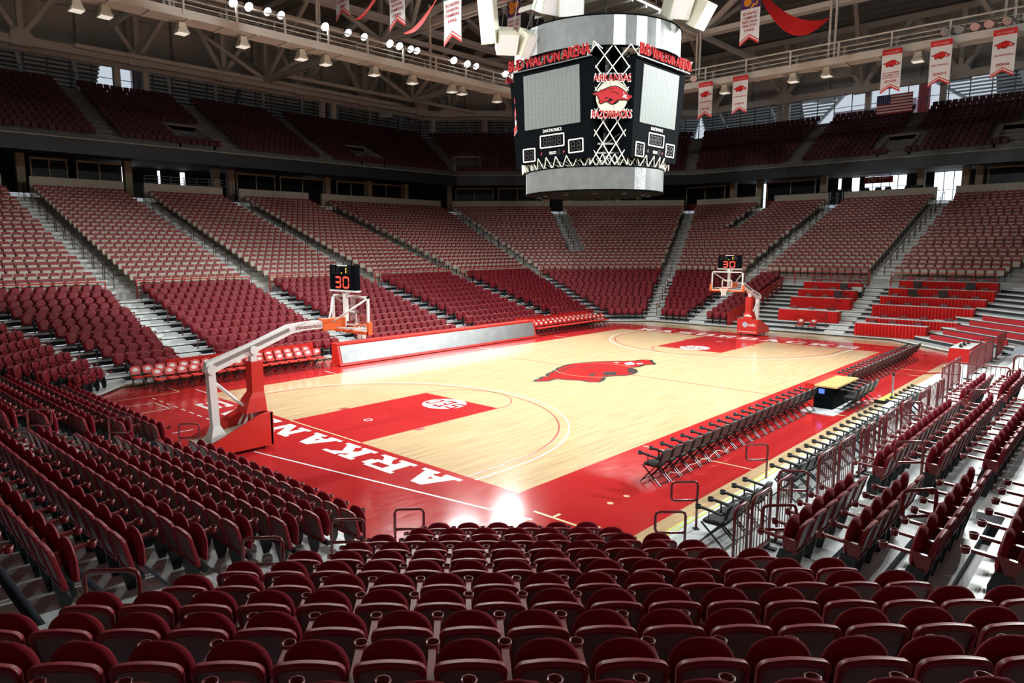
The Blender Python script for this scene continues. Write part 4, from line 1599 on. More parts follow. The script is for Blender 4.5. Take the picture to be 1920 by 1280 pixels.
for sd, end, nm in (('NE', 0, 'left far corner stair'), ('NE', 1, 'right far corner stair')):
    for k in range(1, 12, 2):
        o, z_ = lo(sd, k)
        p = pt(sd, o + EDGE + .2, mit(sd, end, lo)(k) + (.1 if end else .65), z_)
        rail(p, -NV[sd], 'burgundy looped handrail on the %s, row %d of the lower stands' % (nm, k + 1), 'looped handrails of the lower stands')
for k in (0, 2, 4, 6):
    o, z_ = lo('NW', k)
    p = pt('NW', o + EDGE + .25, srange('NW', k, lo)[0] + .9 + (.6 if k else 0), z_)
    rail(p, (.55, -.83), 'burgundy looped handrail on the left corner stand, row %d' % (k + 1), 'looped handrails of the left corner')
for k in (0, 2, 4):
    o, z_ = lo('W', k)
    p = pt('W', o + EDGE + .2, -.2, z_)
    rail(p, (.75, -.66), 'burgundy looped handrail on the near end aisle, row %d' % (k + 1), 'looped handrails of the near end aisle')

# stair rails of the upper tier
hr = thing('stair_rail', 'x', 'handrail')
mb = MB()
z1 = .27 * 2 * .8
mb.tube([(0, 0, 0), (0, 0, .88), (0, 1.3, .88 + .44), (0, 1.3, .44)], .022, 'rail_dark', 6)
mb.build('rail', hr)
mb = MB()
mb.tube([(0, 0, .45), (0, 1.3, .89)], .016, 'rail_dark', 6)
mb.build('mid_rail', hr)
tree(hr)
first = True
for sd, fs, h, k0, nm in AIS + [('NE', mit('NE', 0, up), .5, 0, 'left far corner stair'), ('NE', mit('NE', 1, up), .5, 0, 'right far corner stair')]:
    for k in range(k0 + 1, NUP - 1, 2):
        o, z_ = up(sd, k)
        p = pt(sd, o + EDGE + .1, fs(k), z_)
        lab = 'dark red stair rail on the %s, row %d of the upper tier' % (nm, k + 1)
        if first:
            hr.location = p
            hr.rotation_euler = (0, 0, RZ[sd] + math.pi)
            tag(hr, lab, None, 'stair rails of the upper tier')
            first = False
        else:
            dup(hr, p, RZ[sd] + math.pi, lab, 'stair rails of the upper tier')

# red railing along the front of the upper tier
secs = []
for sd, cuts, nm in (('N', AN, 'sideline'), ('NE', [], 'far corner'), ('E', [(-b, -a) for a, b in AE], 'far end')):
    m0, m1 = srange(sd, 0, up, -.7)
    c = [m0 + .7] + [v for g in sorted(cuts) for v in g] + [m1 - .7]
    for i in range(0, len(c), 2):
        secs.append((sd, c[i] + .02, c[i + 1] - .02, '%s %s' % (ordn(i // 2 + 1), nm)))
for sd, s0, s1, nm in secs:
    if s1 - s0 < .8:
        continue
    o = up(sd, 0)[0] - .68
    c = Vector(pt(sd, o, (s0 + s1) / 2, lo(sd, 11)[1]))
    t = thing('front_railing', 'red railing before the first row of the %s section of the upper tier' % nm, 'railing', c, 0, 'red railings of the upper tier')
    e = Vector(pt(sd, 0, 1, 0))
    hl = (s1 - s0) / 2
    for h in (.40, .68, .98):
        mb = MB()
        mb.bar(-e * hl + Vector((0, 0, h)), e * hl + Vector((0, 0, h)), .045, .06 if h > .8 else .04, 'rail_red')
        mb.build('rail', t)
    n_ = max(2, int((s1 - s0) / 1.15))
    for i in range(n_ + 1):
        mb = MB() if i == 0 else mb
        if i == 0:
            mb.box(-.025, -.025, 0, .025, .025, 1.0, 'rail_red')
            p0 = mb.build('post', t, loc=-e * hl)
        else:
            q = p0.copy()
            COL.objects.link(q)
            q.parent = t
            q.location = e * (-hl + 2 * hl * i / n_)

# ------------------------------------------------------------------ basketball goals
def goal(loc, rz, label, clocklabel):
    t = thing('basketball_goal', label, 'basketball goal', loc, rz)
    # wheeled base: red padded sides, cream deck
    b = MB()
    for y0, y1 in ((-.63, -.55), (.55, .63)):
        b.prism([(0, y0, .10), (1.80, y0, .10), (1.80, y0, 1.0), (1.45, y0, .98), (0, y0, .40)], (0, y1 - y0, 0), 'red_vinyl')
    b.box(1.74, -.63, .10, 1.82, .63, 1.0, 'red_vinyl')
    b.build('base', t)
    b = MB()
    b.hexa([(0, -.55, .1), (1.74, -.55, .1), (1.74, .55, .1), (0, .55, .1), (0, -.55, .33), (1.74, -.55, .55), (1.74, .55, .55), (0, .55, .33)], 'cream_paint')
    b.box(-.02, -.6, .1, .02, .6, .36, 'cream_paint')
    b.build('ballast_deck', t)
    for x, y in ((.25, -.45), (.25, .45), (1.6, -.45), (1.6, .45)):
        w = MB()
        w.cyl((x, y - .03, .055), (x, y + .03, .055), .055, .055, 'dark_plastic', 12)
        w.build('wheel', t)
    # rear post
    p = MB()
    p.hexa([(.22, -.22, .33), (.78, -.22, .33), (.78, .22, .33), (.22, .22, .33), (.36, -.11, .75), (.56, -.11, .75), (.56, .11, .75), (.36, .11, .75)], 'white_steel')
    p.bar((.46, 0, .7), (.40, 0, 2.3), .2, .2, 'white_steel', (1, 0, 0))
    p.cyl((.39, -.16, 2.28), (.39, .16, 2.28), .13, .13, 'white_steel', 16)
    p.build('rear_post', t)
    # padded front column
    c = MB()
    c.loft([[(x, y, z_) for x, y in ((1.82 - w, -.30 * k), (1.84, -.30 * k), (1.84, .30 * k), (1.82 - w, .30 * k))] for w, k, z_ in ((.62, 1.0, .98), (.45, .72, 1.35), (.33, .55, 1.5), (.33, .55, 2.35))], 'red_vinyl', smooth=False)
    c.build('column_pad', t)
    c = MB()
    c.bar((1.62, 0, .7), (1.62, 0, 2.72), .18, .18, 'white_steel', (1, 0, 0))
    c.cyl((1.62, -.15, 2.66), (1.62, .15, 2.66), .12, .12, 'white_steel', 16)
    for s in (-1, 1):
        c.bar((1.2, s * .14, .62), (1.6, s * .08, 1.35), .05, .05, 'white_steel')
    c.build('front_post', t)
    br = MB()
    br.tube([(.46, 0, 1.95), (1.5, 0, .95)], .045, 'white_steel', 10)
    br.build('brace', t)
    # boom
    a = MB()
    pts = [(.22, 2.22), (.28, 2.47), (1.62, 2.86), (2.75, 3.26), (3.4, 3.30), (4.72, 3.26), (4.72, 3.06), (3.3, 3.06), (2.8, 2.99), (1.70, 2.60), (.42, 2.16)]
    a.prism([(x, -.09, z_) for x, z_ in pts], (0, .18, 0), 'white_steel')
    for s in (-1, 1):
        a.bar((.35, s * .094, 2.33), (2.75, s * .094, 3.13), .01, .10, 'steel', (0, 0, 1))
    text(a, 'arkansasrazorbacks', (2.95, -.093, 3.10), (1, 0, 0), (0, 0, 1), .85, .12, 'dim_red')
    text(a, 'arkansasrazorbacks', (3.80, .093, 3.10), (-1, 0, 0), (0, 0, 1), .85, .12, 'dim_red')
    a.build('boom', t)
    s_ = MB()
    s_.box(3.86, -.13, 3.0, 4.66, .13, 3.34, 'orange')
    s_.build('boom_pad', t)
    # board
    g = MB()
    g.box(4.93, -.88, 2.96, 4.945, .88, 3.92, 'board_glass')
    bd = g.build('backboard', t)
    f_ = MB()
    for y0, y1, z0, z1_ in ((-.92, -.86, 2.93, 3.98), (.86, .92, 2.93, 3.98), (-.92, .92, 3.92, 3.98), (-.92, .92, 2.90, 2.96)):
        f_.box(4.90, y0, z0, 4.965, y1, z1_, 'white_steel')
    f_.build('frame', bd)
    f_ = MB()
    for y0, y1, z0, z1_ in ((-.305, -.255, 3.06, 3.51), (.255, .305, 3.06, 3.51), (-.305, .305, 3.46, 3.51), (-.305, .305, 3.06, 3.10)):
        f_.box(4.944, y0, z0, 4.949, y1, z1_, 'line_white')
    f_.build('shooter_square', bd)
    f_ = MB()
    f_.box(4.86, -.95, 2.84, 5.0, .95, 2.92, 'orange')
    for s in (-1, 1):
        f_.box(4.86, s * .95 - .05, 2.84, 5.0, s * .95 + .05, 3.22, 'orange')
    f_.build('edge_padding', bd)
    st = MB()
    for s in (-1, 1):
        st.tube([(4.2, s * .1, 3.22), (4.55, s * .45, 3.55), (4.9, s * .86, 3.9)], .03, 'white_steel', 8)
        st.tube([(4.3, s * .1, 3.05), (4.9, s * .8, 3.02)], .022, 'white_steel', 8)
    st.build('stay', t)
    r = MB()
    r.tube([(5.34 + .228 * math.cos(i * math.pi / 14), .228 * math.sin(i * math.pi / 14), 3.05) for i in range(28)], .014, 'orange', 8, closed=True)
    r.box(4.96, -.09, 2.98, 5.13, .09, 3.06, 'orange')
    rim = r.build('rim', t)
    n = MB()
    N_ = 12
    for lv in range(5):
        r0, r1 = [(.225, .18), (.18, .145), (.145, .125), (.125, .12), (.12, .125)][lv]
        for i in range(N_):
            for dd in (-.5, .5):
                a0 = 2 * math.pi * (i + .5 * (lv % 2)) / N_
                a1 = a0 + 2 * math.pi * dd / N_
                n.bar((5.34 + r0 * math.cos(a0), r0 * math.sin(a0), 3.04 - lv * .085), (5.34 + r1 * math.cos(a1), r1 * math.sin(a1), 3.04 - (lv + 1) * .085), .013, .013, 'net_white')
    n.build('net', rim)
    # clock mast and shot clock on top of the boom
    m_ = MB()
    m_.bar((4.80, .04, 3.2), (4.80, .04, 4.12), .12, .12, 'white_steel', (1, 0, 0))
    for s in (-1, 1):
        m_.bar((4.80, .04, 3.9), (4.80, .04 + s * .22, 4.12), .04, .04, 'white_steel', (1, 0, 0))
    m_.build('clock_mast', t)
    k = MB()
    k.box(4.72, -.60, 4.14, 4.88, .72, 4.90, 'black_panel')
    k.box(4.70, -.62, 4.10, 4.90, .74, 4.15, 'white_steel')
    ck = k.build('shot_clock', t)
    ck['label'] = 'black shot clock reading 30'
    d = MB()
    for fx, ey, sg in ((4.714, 1, -1), (4.886, -1, 1)):
        E_ = Vector((0, -sg * -1 if False else (-1 if sg < 0 else 1), 0))
        o = Vector((fx, .06, 0)) - E_ * .66
        up_ = (0, 0, 1)
        digit(d, '3', o + E_ * .26 + Vector((0, 0, 4.20)), E_, up_, .32, .36, 'segment_red')
        digit(d, '0', o + E_ * .68 + Vector((0, 0, 4.20)), E_, up_, .32, .36, 'segment_red')
        for q in (.14, .38, .92):
            digit(d, '8', o + E_ * q + Vector((0, 0, 4.64)), E_, up_, .15, .2, 'segment_off')
        digit(d, '1', o + E_ * .72 + Vector((0, 0, 4.64)), E_, up_, .15, .2, 'segment_amber', .26)
        dd_ = o + E_ * .60 + Vector((0, 0, 4.64))
        d.poly([dd_, dd_ + E_ * .04, dd_ + E_ * .04 + Vector((0, 0, .04)), dd_ + Vector((0, 0, .04))], 'segment_amber')
        w_ = o + E_ * .4 + Vector((0, 0, 4.87))
        d.poly([w_, w_ + E_ * .52, w_ + E_ * .52 + Vector((0, 0, .03)), w_ + Vector((0, 0, .03))], 'line_white')
    d.build('digits', ck)
    # emblem and lettering on the pad at the front
    e = MB()
    e.poly([(1.829, -.36 + .22 + .0 + .16 * math.cos(a_ * math.pi / 12), .66 + .16 * math.sin(a_ * math.pi / 12)) for a_ in range(24)], 'line_white')
    for i in range(5):
        y_ = .66 - .12 + i * .055
        e.box(1.829, -.27, y_, 1.832, -.01, y_ + .025, 'blue_stripe')
    text(e, 'at&t', (1.83, -.04, .58), (0, -1, 0), (0, 0, 1), .44, .17, 'line_white') if False else text(e, 'at&t', (1.831, .06, .58), (0, 1, 0), (0, 0, 1), .44, .17, 'line_white')
    text(e, 'arkansasrazorbacks.com', (1.831, -.55, .20), (0, 1, 0), (0, 0, 1), 1.1, .09, 'line_white')
    e.build('lettering', t)
    e = MB()
    hog(e, (1.825, 0, 1.20), (0, 1, 0), (.12, 0, 1), .55, 'line_white', (1, 0, .1), .02, detail=False)
    e.build('emblem', t)
    return t


mat('blue_stripe', (.12, .32, .62), .4)
goal((-18.05, .15, 0), 0, 'near basketball goal seen from behind, red wheeled base by the lettered baseline', '')
goal((18.2, .12, 0), math.pi, 'far basketball goal facing the camera, red base with a white round emblem', '')

# ------------------------------------------------------------------ courtside tables
t = thing('scorers_table', 'long slanted grey LED table with red trim along the far sideline', 'table', (-.15, 9.1, 0))
b = MB()
X0, X1 = -7.2, 7.1
b.prism([(X0, -.15, 0.03), (X0, .55, .03), (X0, .55, 1.0), (X0, .12, 1.0)], (X1 - X0, 0, 0), 'red_vinyl')
b.build('body', t)
d = MB()
nrm = Vector((0, -.963, .268))
for i in range(5):
    a, c = X0 + .12 + i * 2.81, X0 + .12 + (i + 1) * 2.81
    q = [(a, -.135, .14), (c, -.135, .14), (c, .075, .92), (a, .075, .92)]
    d.poly([Vector(v) + nrm * .008 for v in q], 'led_face')
d.build('led_face', t)
b = MB()
b.box(X0 - .03, .05, .98, X1 + .03, .60, 1.04, 'red_vinyl')
b.build('table_top', t)
for i in range(8):
    w = MB()
    w.cyl((X0 + .5 + i * 1.9, -.05, .0), (X0 + .5 + i * 1.9, -.05, .05), .05, .05, 'dark_steel', 10)
    w.build('foot', t)

t = thing('officials_desk', 'red and black desk with a light wooden top between the rows of black chairs', 'desk', (.02, -9.65, 0))
b = MB()
b.box(-1.17, .20, .0, 1.17, .50, .82, 'red_vinyl')
b.build('front_panel', t)
b = MB()
b.box(-1.15, -.40, .0, 1.12, .20, .74, 'black_panel')
b.build('cabinet', t)
b = MB()
b.box(-1.19, -.50, .74, 1.19, .20, .79, 'desk_wood')
b.build('table_top', t)
b = MB()
b.box(-1.156, -.12, .52, -1.15, .06, .68, 'blue_glow')
b.build('indicator', t)

PADS = MB()
# grey floor pads under the desk
for i, (x0, y0, x1, y1) in enumerate([(-2.0, -10.35, .9, -9.3)]):
    q = MB()
    q.box(x0, y0, .004, x1, y1, .02, 'tread_grey')
    tag(q.build('floor_pad'), 'grey pad on the red floor under the officials desk', 'mat')


# ------------------------------------------------------------------ folding chairs
def folding_chair(name, label, cat, seatm, arms=True, emblem=False, top=.84):
    t = thing(name, label, cat)
    s = MB()
    o = rr(.20, .20, -.20, .20, .06, .06, 0, 3)
    s.loft([[(x * k, y * k, z_) for x, y in o] for k, z_ in ((.94, .425), (1.0, .435), (1.0, .465), (.94, .485))], seatm)
    s.build('seat', t)
    b = MB()
    bo = rr(.19, .205, top - .29 if top > .8 else .46, top, .05, .10, .02, 4)
    b.loft([lean(bo, -.20, .5, .28, .03, .93, .7), lean(bo, -.20, .5, .28, .02), lean(bo, -.20, .5, .28, -.02), lean(bo, -.20, .5, .28, -.03, .93, .7)], seatm)
    bk = b.build('backrest', t)
    if emblem:
        e = MB()
        hog(e, (0, -.20 - .2 * .28 + .036, .72), (-1, 0, 0), (0, -.27, .963), .25, 'line_white', (0, .963, .27), .004, detail=False)
        for i in range(1):
            pts = [(.11 * math.cos(a * math.pi / 8), .07 * math.sin(a * math.pi / 8)) for a in range(16)]
            e.poly([(x, -.20 - (.72 + z_ - .5) * .28 + .034, .72 + z_) for x, z_ in pts], 'line_white')
        e.build('emblem', bk)
    for sx_ in (-1, 1):
        l = MB()
        l.bar((sx_ * .21, -.27, .02), (sx_ * .21, .20, .44), .028, .022, 'black_iron')
        l.build('leg', t)
        l = MB()
        l.bar((sx_ * .19, .25, .02), (sx_ * .19, -.22, .56), .028, .022, 'black_iron')
        l.build('leg', t)
        u = MB()
        u.bar((sx_ * .20, -.20, .50), (sx_ * .20, -.29, top - .04), .025, .02, 'black_iron')
        u.build('back_post', t)
        if arms:
            a = MB()
            a.hexa([(sx_ * .245 - .028, -.20, .655), (sx_ * .245 + .028, -.20, .655), (sx_ * .245 + .028, .20, .70), (sx_ * .245 - .028, .20, .70), (sx_ * .245 - .028, -.20, .685), (sx_ * .245 + .028, -.20, .685), (sx_ * .245 + .028, .20, .735), (sx_ * .245 - .028, .20, .735)], 'black_vinyl')
            a.bar((sx_ * .235, .05, .44), (sx_ * .235, .05, .70), .016, .016, 'black_iron')
            ao = a.build('armrest', t)
            c = MB()
            A = c.ring((sx_ * .245, .25, .68), (0, 0, 1), .048, 10)
            B = c.ring((sx_ * .245, .25, .75), (0, 0, 1), .052, 10)
            D = c.ring((sx_ * .245, .25, .69), (0, 0, 1), .040, 10)
            c.loft([A, B, D], 'black_vinyl', caps=False)
            c.add(D, [tuple(range(10))], 'black_iron')
            c.build('cup_holder', ao)
    for yy, zz in ((.21, .07), (-.24, .05)):
        r = MB()
        r.bar((-.20, yy, zz), (.20, yy, zz), .02, .02, 'black_iron')
        r.build('stretcher', t)
    return tree(t)


def chairs(proto, spots, rz, lab, group, first):
    for i, p in enumerate(spots):
        l = lab % ordn(i + 1)
        if first and i == 0:
            proto.location = p
            proto.rotation_euler = (0, 0, rz)
            tag(proto, l, None, group)
        else:
            dup(proto, p, rz, l, group)


fb = folding_chair('folding_chair', 'x', 'chair', 'black_vinyl')
chairs(fb, [(-11.6 + i * .512, -9.42, 0) for i in range(20)], 0, 'black folding chair with arms, %s in the near courtside row from the corner', 'black chairs in the near courtside row', True)
chairs(fb, [(2.6 + i * .512, -9.42, 0) for i in range(20)], 0, 'black folding chair with arms, %s in the courtside row beyond the desk', 'black chairs beyond the desk', False)
chairs(fb, [(-.75 + i * .56, -10.5, 0) for i in range(4)], 0, 'black folding chair behind the wooden topped desk, %s along', 'black chairs behind the desk', False)
chairs(fb, [(-14.15 + i * .5, -12.08, .13) for i in range(4)], 0, 'black folding chair on the grey platform, %s of the four by the corner', 'four black chairs on the platform by the corner', False)
chairs(fb, [(-10.9 + i * .51, -12.12, .13) for i in range(15)], 0, 'black folding chair on the grey platform, %s in the long row before the barriers', 'black chairs in the long platform row', False)
chairs(fb, [(-2.2 + i * .512, -12.15, .13) for i in range(6)], 0, 'black folding chair on the platform, %s of the six beside the stanchion', 'six black chairs beside the stanchion', False)
fr = folding_chair('team_chair', 'x', 'chair', 'red_vinyl', False, True)
chairs(fr, [(-15.3 + i * .482, 9.55, 0) for i in range(16)], math.pi, 'red team chair with white emblem, %s in the front row left of the grey table', 'red team chairs front row left', True)
chairs(fr, [(-15.75 + i * .482, 10.55, 0) for i in range(17)], math.pi, 'red team chair with white emblem, %s in the back row left of the grey table', 'red team chairs back row left', False)
chairs(fr, [(7.75 + i * .482, 9.4, 0) for i in range(16)], math.pi, 'red team chair, %s in the front row beyond the grey table', 'red team chairs front row beyond', False)
chairs(fr, [(7.75 + i * .482, 10.35, 0) for i in range(16)], math.pi, 'red team chair, %s in the back row beyond the grey table', 'red team chairs back row beyond', False)
for x0, x1, l in ((-14.4, -7.5, 'left of the grey table'), (7.4, 15.3, 'beyond the grey table')):
    t = thing('bench_partition', 'low red partition behind the team chairs %s' % l, 'partition', ((x0 + x1) / 2, 11.0, 0))
    b = MB()
    b.box(-(x1 - x0) / 2, -.02, .12, (x1 - x0) / 2, .02, .95, 'red_vinyl')
    b.build('panel', t)
    for i in range(6):
        w = MB()
        w.box(-(x1 - x0) / 2 + (x1 - x0) * i / 5 - .03, .02, 0, -(x1 - x0) / 2 + (x1 - x0) * i / 5 + .03, .08, .97, 'rail_red')
        w.build('post', t)

# ------------------------------------------------------------------ crowd barriers on the near sideline
def barrier(p, length, rz, label, h=1.1, group='burgundy barriers of the near sideline'):
    t = thing('crowd_barrier', label, 'barrier', p, rz, group)
    f = MB()
    L2 = length / 2
    f.tube([(-L2, 0, .0), (-L2, 0, h - .09), (-L2 + .03, 0, h - .03), (-L2 + .09, 0, h), (L2 - .09, 0, h), (L2 - .03, 0, h - .03), (L2, 0, h - .09), (L2, 0, .0)], .026, 'rail_burgundy', 8)
    f.bar((-L2, 0, .14), (L2, 0, .14), .04, .05, 'rail_burgundy')
    f.build('frame', t)
    n = max(3, int(length / .115))
    b = MB()
    b.bar((0, 0, .15), (0, 0, h - .02), .014, .014, 'rail_burgundy')
    p0 = None
    for i in range(1, n):
        x = -L2 + length * i / n
        if p0 is None:
            p0 = b.build('bar', t, loc=(x, 0, 0))
        else:
            q = p0.copy()
            COL.objects.link(q)
            q.parent = t
            q.location = (x, 0, 0)
    for s in (-1, 1):
        k = MB()
        k.box(s * L2 - .05, -.14, -.02, s * L2 + .05, .14, .04, 'dark_plastic')
        k.build('foot', t)
    return t


BX = [(-15.45, -14.95), (-14.78, -14.02), (-13.68, -13.05), (-11.65, -10.66), (-10.4, -9.38), (-8.9, -8.55), (-8.38, -7.83), (-7.45, -7.08), (-6.88, -5.85), (-5.42, -4.48), (-3.5, -2.5), (-2.3, -1.3), (-1.1, -.4)]
for i, (a, b_) in enumerate(BX):
    barrier(((a + b_) / 2, -12.93, .28), b_ - a, 0, 'burgundy barred barrier behind the platform chairs, %s from the near corner' % ordn(i + 1))
for i, (a, b_) in enumerate([(2.9, 4.6), (4.9, 6.0)]):
    barrier(((a + b_) / 2, -12.3, .13), b_ - a, 0, 'burgundy barrier by the flat deck, %s past the platform chairs' % ordn(i + 1))
for i, (a, b_) in enumerate([(7.6, 9.3), (9.35, 11.2), (11.25, 13.3), (14.4, 16.9)]):
    barrier(((a + b_) / 2, -12.35, .13), b_ - a, 0, 'burgundy barrier behind the red end table, %s along the deck' % ordn(i + 1))
barrier((.1, -13.7, .45), 1.5, math.pi / 2, 'tall burgundy gate across the walkway beside the last near block', 1.35)
barrier((.7, -15.2, .6), 1.5, math.pi / 2, 'tall burgundy gate behind the last near block of chairs', 1.5)

d = MB()
d.box(.0, -17.5, .05, 17, -12.3, .12, 'tread_grey')
for i in range(26):
    d.box(.0 + i * .65, -17.5, .12, .05 + i * .65, -12.3, .125, 'steel')
d.build('floor_deck', kind='structure')
for i, x in enumerate((-9.6, -13.9)):
    q = MB()
    q.box(x - .7, -11.5, 0, x + .7, -11.15, .12, 'tread_grey')
    q.box(x - .72, -11.17, .118, x + .72, -11.13, .124, 'yellow_edge')
    tag(q.build('step_block'), 'grey step block with yellow edge before the platform, %s' % ('by the bare post rail' if i == 0 else 'nearest the corner'), 'step')
q = MB()
q.box(-15.9, -11.28, .132, -.2, -11.24, .137, 'yellow_edge')
q.build('trim_1', kind='structure')

# stanchion, yellow threshold ramp
t = thing('stanchion', 'silver post with a red belt standing by the six black chairs', 'stanchion', (1.7, -11.1, 0))
q = MB()
q.cyl((0, 0, 0), (0, 0, .03), .16, .15, 'steel', 18)
q.build('base', t)
q = MB()
q.cyl((0, 0, .03), (0, 0, .96), .03, .03, 'steel', 12)
q.build('post', t)
q = MB()
q.cyl((0, 0, .92), (0, 0, 1.02), .04, .04, 'dark_plastic', 12)
q.build('cap', t)
q = MB()
q.bar((0, 0, .97), (1.9, -1.2, .92), .012, .05, 'rail_red')
q.build('belt', t)
q = MB()
q.hexa([(1.15, -11.35, 0), (2.75, -11.35, 0), (2.75, -10.75, 0), (1.15, -10.75, 0), (1.15, -11.3, .1), (2.75, -11.3, .1), (2.75, -10.8, .1), (1.15, -10.8, .1)], 'yellow')
q.box(1.10, -11.4, 0, 1.15, -10.7, .11, 'dark_plastic')
tag(q.build('cable_ramp'), 'yellow and black cable ramp crossing the wood strip by the stanchion', 'cable ramp')
random.seed(4)
for i, (x, y) in enumerate([(.9, -10.5), (1.6, -10.6)]):
    q = MB()
    q.tube([(x - .6 + j * .12, y + .12 * math.sin(j * 1.1 + i), .012) for j in range(14)], .009, 'white_steel', 6)
    tag(q.build('cable'), 'white cable lying on the red floor behind the desk, %s' % ('nearer piece' if i == 0 else 'farther piece'), 'cable')
q = MB()
q.tube([(-11.5 + j * .3, -9.66 + .06 * math.sin(j * 1.7), .16 + .05 * math.sin(j * 2.3)) for j in range(12)], .007, 'white_steel', 6)
tag(q.build('cable'), 'white cable strung along the legs of the near courtside chairs', 'cable')

# red cloth table at the far right corner
t = thing('equipment_table', 'small red skirted table with headsets at the end of the wood strip', 'table', (13.7, -11.25, 0))
q = MB()
q.box(-1.3, -.38, .73, 1.25, .38, .76, 'white_cloth')
q.build('table_top', t)


def skirt(mb, x0, x1, y, z0, z1, m, side=1, amp=.02, step=.14):
    n = int((x1 - x0) / step)
    P0, P1 = [], []
    for i in range(n * 2 + 1):
        x = x0 + (x1 - x0) * i / (n * 2)
        a = amp * (1 if i % 2 else -1)
        P0.append((x, y - side * (a + amp + .03), z0))
        P1.append((x, y - side * (a * .5 + amp), z1))
    for i in range(n * 2):
        mb.add([P0[i], P0[i + 1], P1[i + 1], P1[i]], [(0, 1, 2, 3)], m, True)


q = MB()
skirt(q, -1.3, 1.25, -.38, .01, .74, 'red_cloth')
skirt(q, -1.3, 1.25, .38, .01, .74, 'red_cloth', -1)
q.poly([(-1.33, -.4, .02), (-1.33, .4, .02), (-1.31, .38, .74), (-1.31, -.38, .74)], 'red_cloth')
q.poly([(1.28, -.4, .02), (1.28, .4, .02), (1.26, .38, .74), (1.26, -.38, .74)], 'red_cloth')
q.build('skirt', t)
for i in range(5):
    q = MB()
    x, y = 12.8 + i * .42, -11.25 + .1 * (i % 2)
    q.tube([(x + .09 * math.cos(a * math.pi / 6), y + .02, .80 + .09 * math.sin(a * math.pi / 6)) for a in range(13)], .015, 'dark_plastic', 6)
    q.box(x - .12, y - .05, .762, x + .12, y + .07, .80, 'dark_plastic')
    tag(q.build('headset'), 'black headset on the red skirted end table, %s from its near end' % ordn(i + 1), 'headset', 'headsets on the end table')
chairs(fr, [(12.9 + i * .5, -11.9, .0) for i in range(3)], 0, 'red folding chair behind the small end table, %s along', 'red chairs behind the end table', False)

# ------------------------------------------------------------------ press tables at the far end
def press_table(x, y0, y1, z_, label):
    """faces the court (-x)"""
    t = thing('press_table', label, 'table', (x, (y0 + y1) / 2, z_), -math.pi / 2, 'red skirted press tables')
    h = abs(y1 - y0) / 2
    q = MB()
    q.box(-h, .0, .72, h, .62, .75, 'white_cloth')
    q.build('table_top', t)
    q = MB()
    skirt(q, -h, h, .0, .02, .735, 'red_cloth', 1, .045, .17)
    for s in (-1, 1):
        q.poly([(s * (h + .02), -.05, .02), (s * (h + .03), .6, .02), (s * (h + .005), .6, .735), (s * (h + .005), 0, .735)], 'red_cloth')
    q.build('skirt', t)
    for s in (-1, 1):
        for yy in (.08, .54):
            q = MB()
            q.bar((s * (h - .15), yy, 0), (s * (h - .15), yy, .72), .03, .03, 'dark_steel')
            q.build('leg', t)
    return t


def tz(k):
    return lo('E', k)[1], lo('E', k)[0] + EDGE


LT = [(2, .2, -3.4), (5, .3, -3.4), (7, .4, -3.2), (9, .6, -3.1)]
RT = [(0, -4.85, -8.5), (1, -5.1, -9.7), (4, -4.9, -10.1), (6, -4.9, -10.4), (8, -5.0, -10.6), (10, -5.2, -10.5)]
nm = ['front', 'second', 'third', 'fourth', 'fifth', 'top']
mon = {('L', 1): [-2.55], ('L', 2): [-2.4], ('R', 3): [-6.6, -8.2], ('R', 4): [-6.5, -9.3]}
rz_e = -math.pi / 2
pc = folding_chair('press_chair', 'x', 'chair', 'arm_plastic', False, False, .66)
firstpc = [True]
for grp, lst, gl in (('L', LT, 'left group'), ('R', RT, 'right group')):
    for i, (k, a, b_) in enumerate(lst):
        z_, x = tz(k)
        x += .15 + (.45 if (grp, i) == ('R', 1) else 0)
        press_table(x, a, b_, z_, 'red skirted press table, %s of the %s at the far end' % (nm[i] if not (grp == 'L' and i == 3) else 'top one', gl))
        n = max(3, int(abs(b_ - a) / .95))
        spots = []
        for j in range(n):
            y = a + (b_ - a) * (j + .5 + .12 * math.sin(j * 5 + i)) / n
            spots.append((x + .92, y, lo('E', k + 1)[1] if (grp, i) != ('R', 0) else lo('E', 1)[1]))
        chairs(pc, spots, math.pi / 2, 'dull red chair behind the %s press table, ' % nm[i] + gl + ', %s from its left', 'chairs behind the press tables', firstpc[0])
        firstpc[0] = False
        for j, y in enumerate(mon.get((grp, i), [])):
            t = thing('monitor', 'small black monitor facing away on the %s press table of the %s%s' % (nm[i], gl, '' if len(mon[(grp, i)]) == 1 else (', left one' if j == 0 else ', right one')), 'monitor', (x + .35, y, z_ + .75), rz_e, 'monitors on the press tables')
            q = MB()
            q.box(-.24, -.05, .06, .24, .04, .46, 'dark_plastic')
            q.box(-.14, -.12, .12, .14, -.05, .38, 'dark_plastic')
            q.build('body', t)
            q = MB()
            q.box(-.14, -.1, 0, .14, .12, .03, 'dark_plastic')
            q.bar((0, 0, .02), (0, 0, .1), .06, .06, 'dark_plastic')
            q.build('stand', t)
chairs(fr, [(20.4, -1.55, 0), (20.4, -2.3, 0)], math.pi / 2, 'red folding chair on the floor before the left press tables, %s from the goal', 'two red chairs before the press tables', False)
q = MB()
q.prism([(19.85, 2.85, 0.0), (29.3, 2.85, 2.4), (29.3, 2.85, 3.1), (19.85, 2.85, .95)], (0, .05, 0), 'red_vinyl')
tag(q.build('side_partition'), 'sloping red partition between the narrow far end block and the press tables', 'partition')
for i in range(8):
    z_ = lo('E', i + 2)[1]
    barrier((lo('E', i + 2)[0] - .1, 2.3, z_), .7, .5, 'short burgundy panel stepping up beside the red partition, %s from the floor' % ordn(i + 1), 1.0, 'burgundy panels beside the red partition')
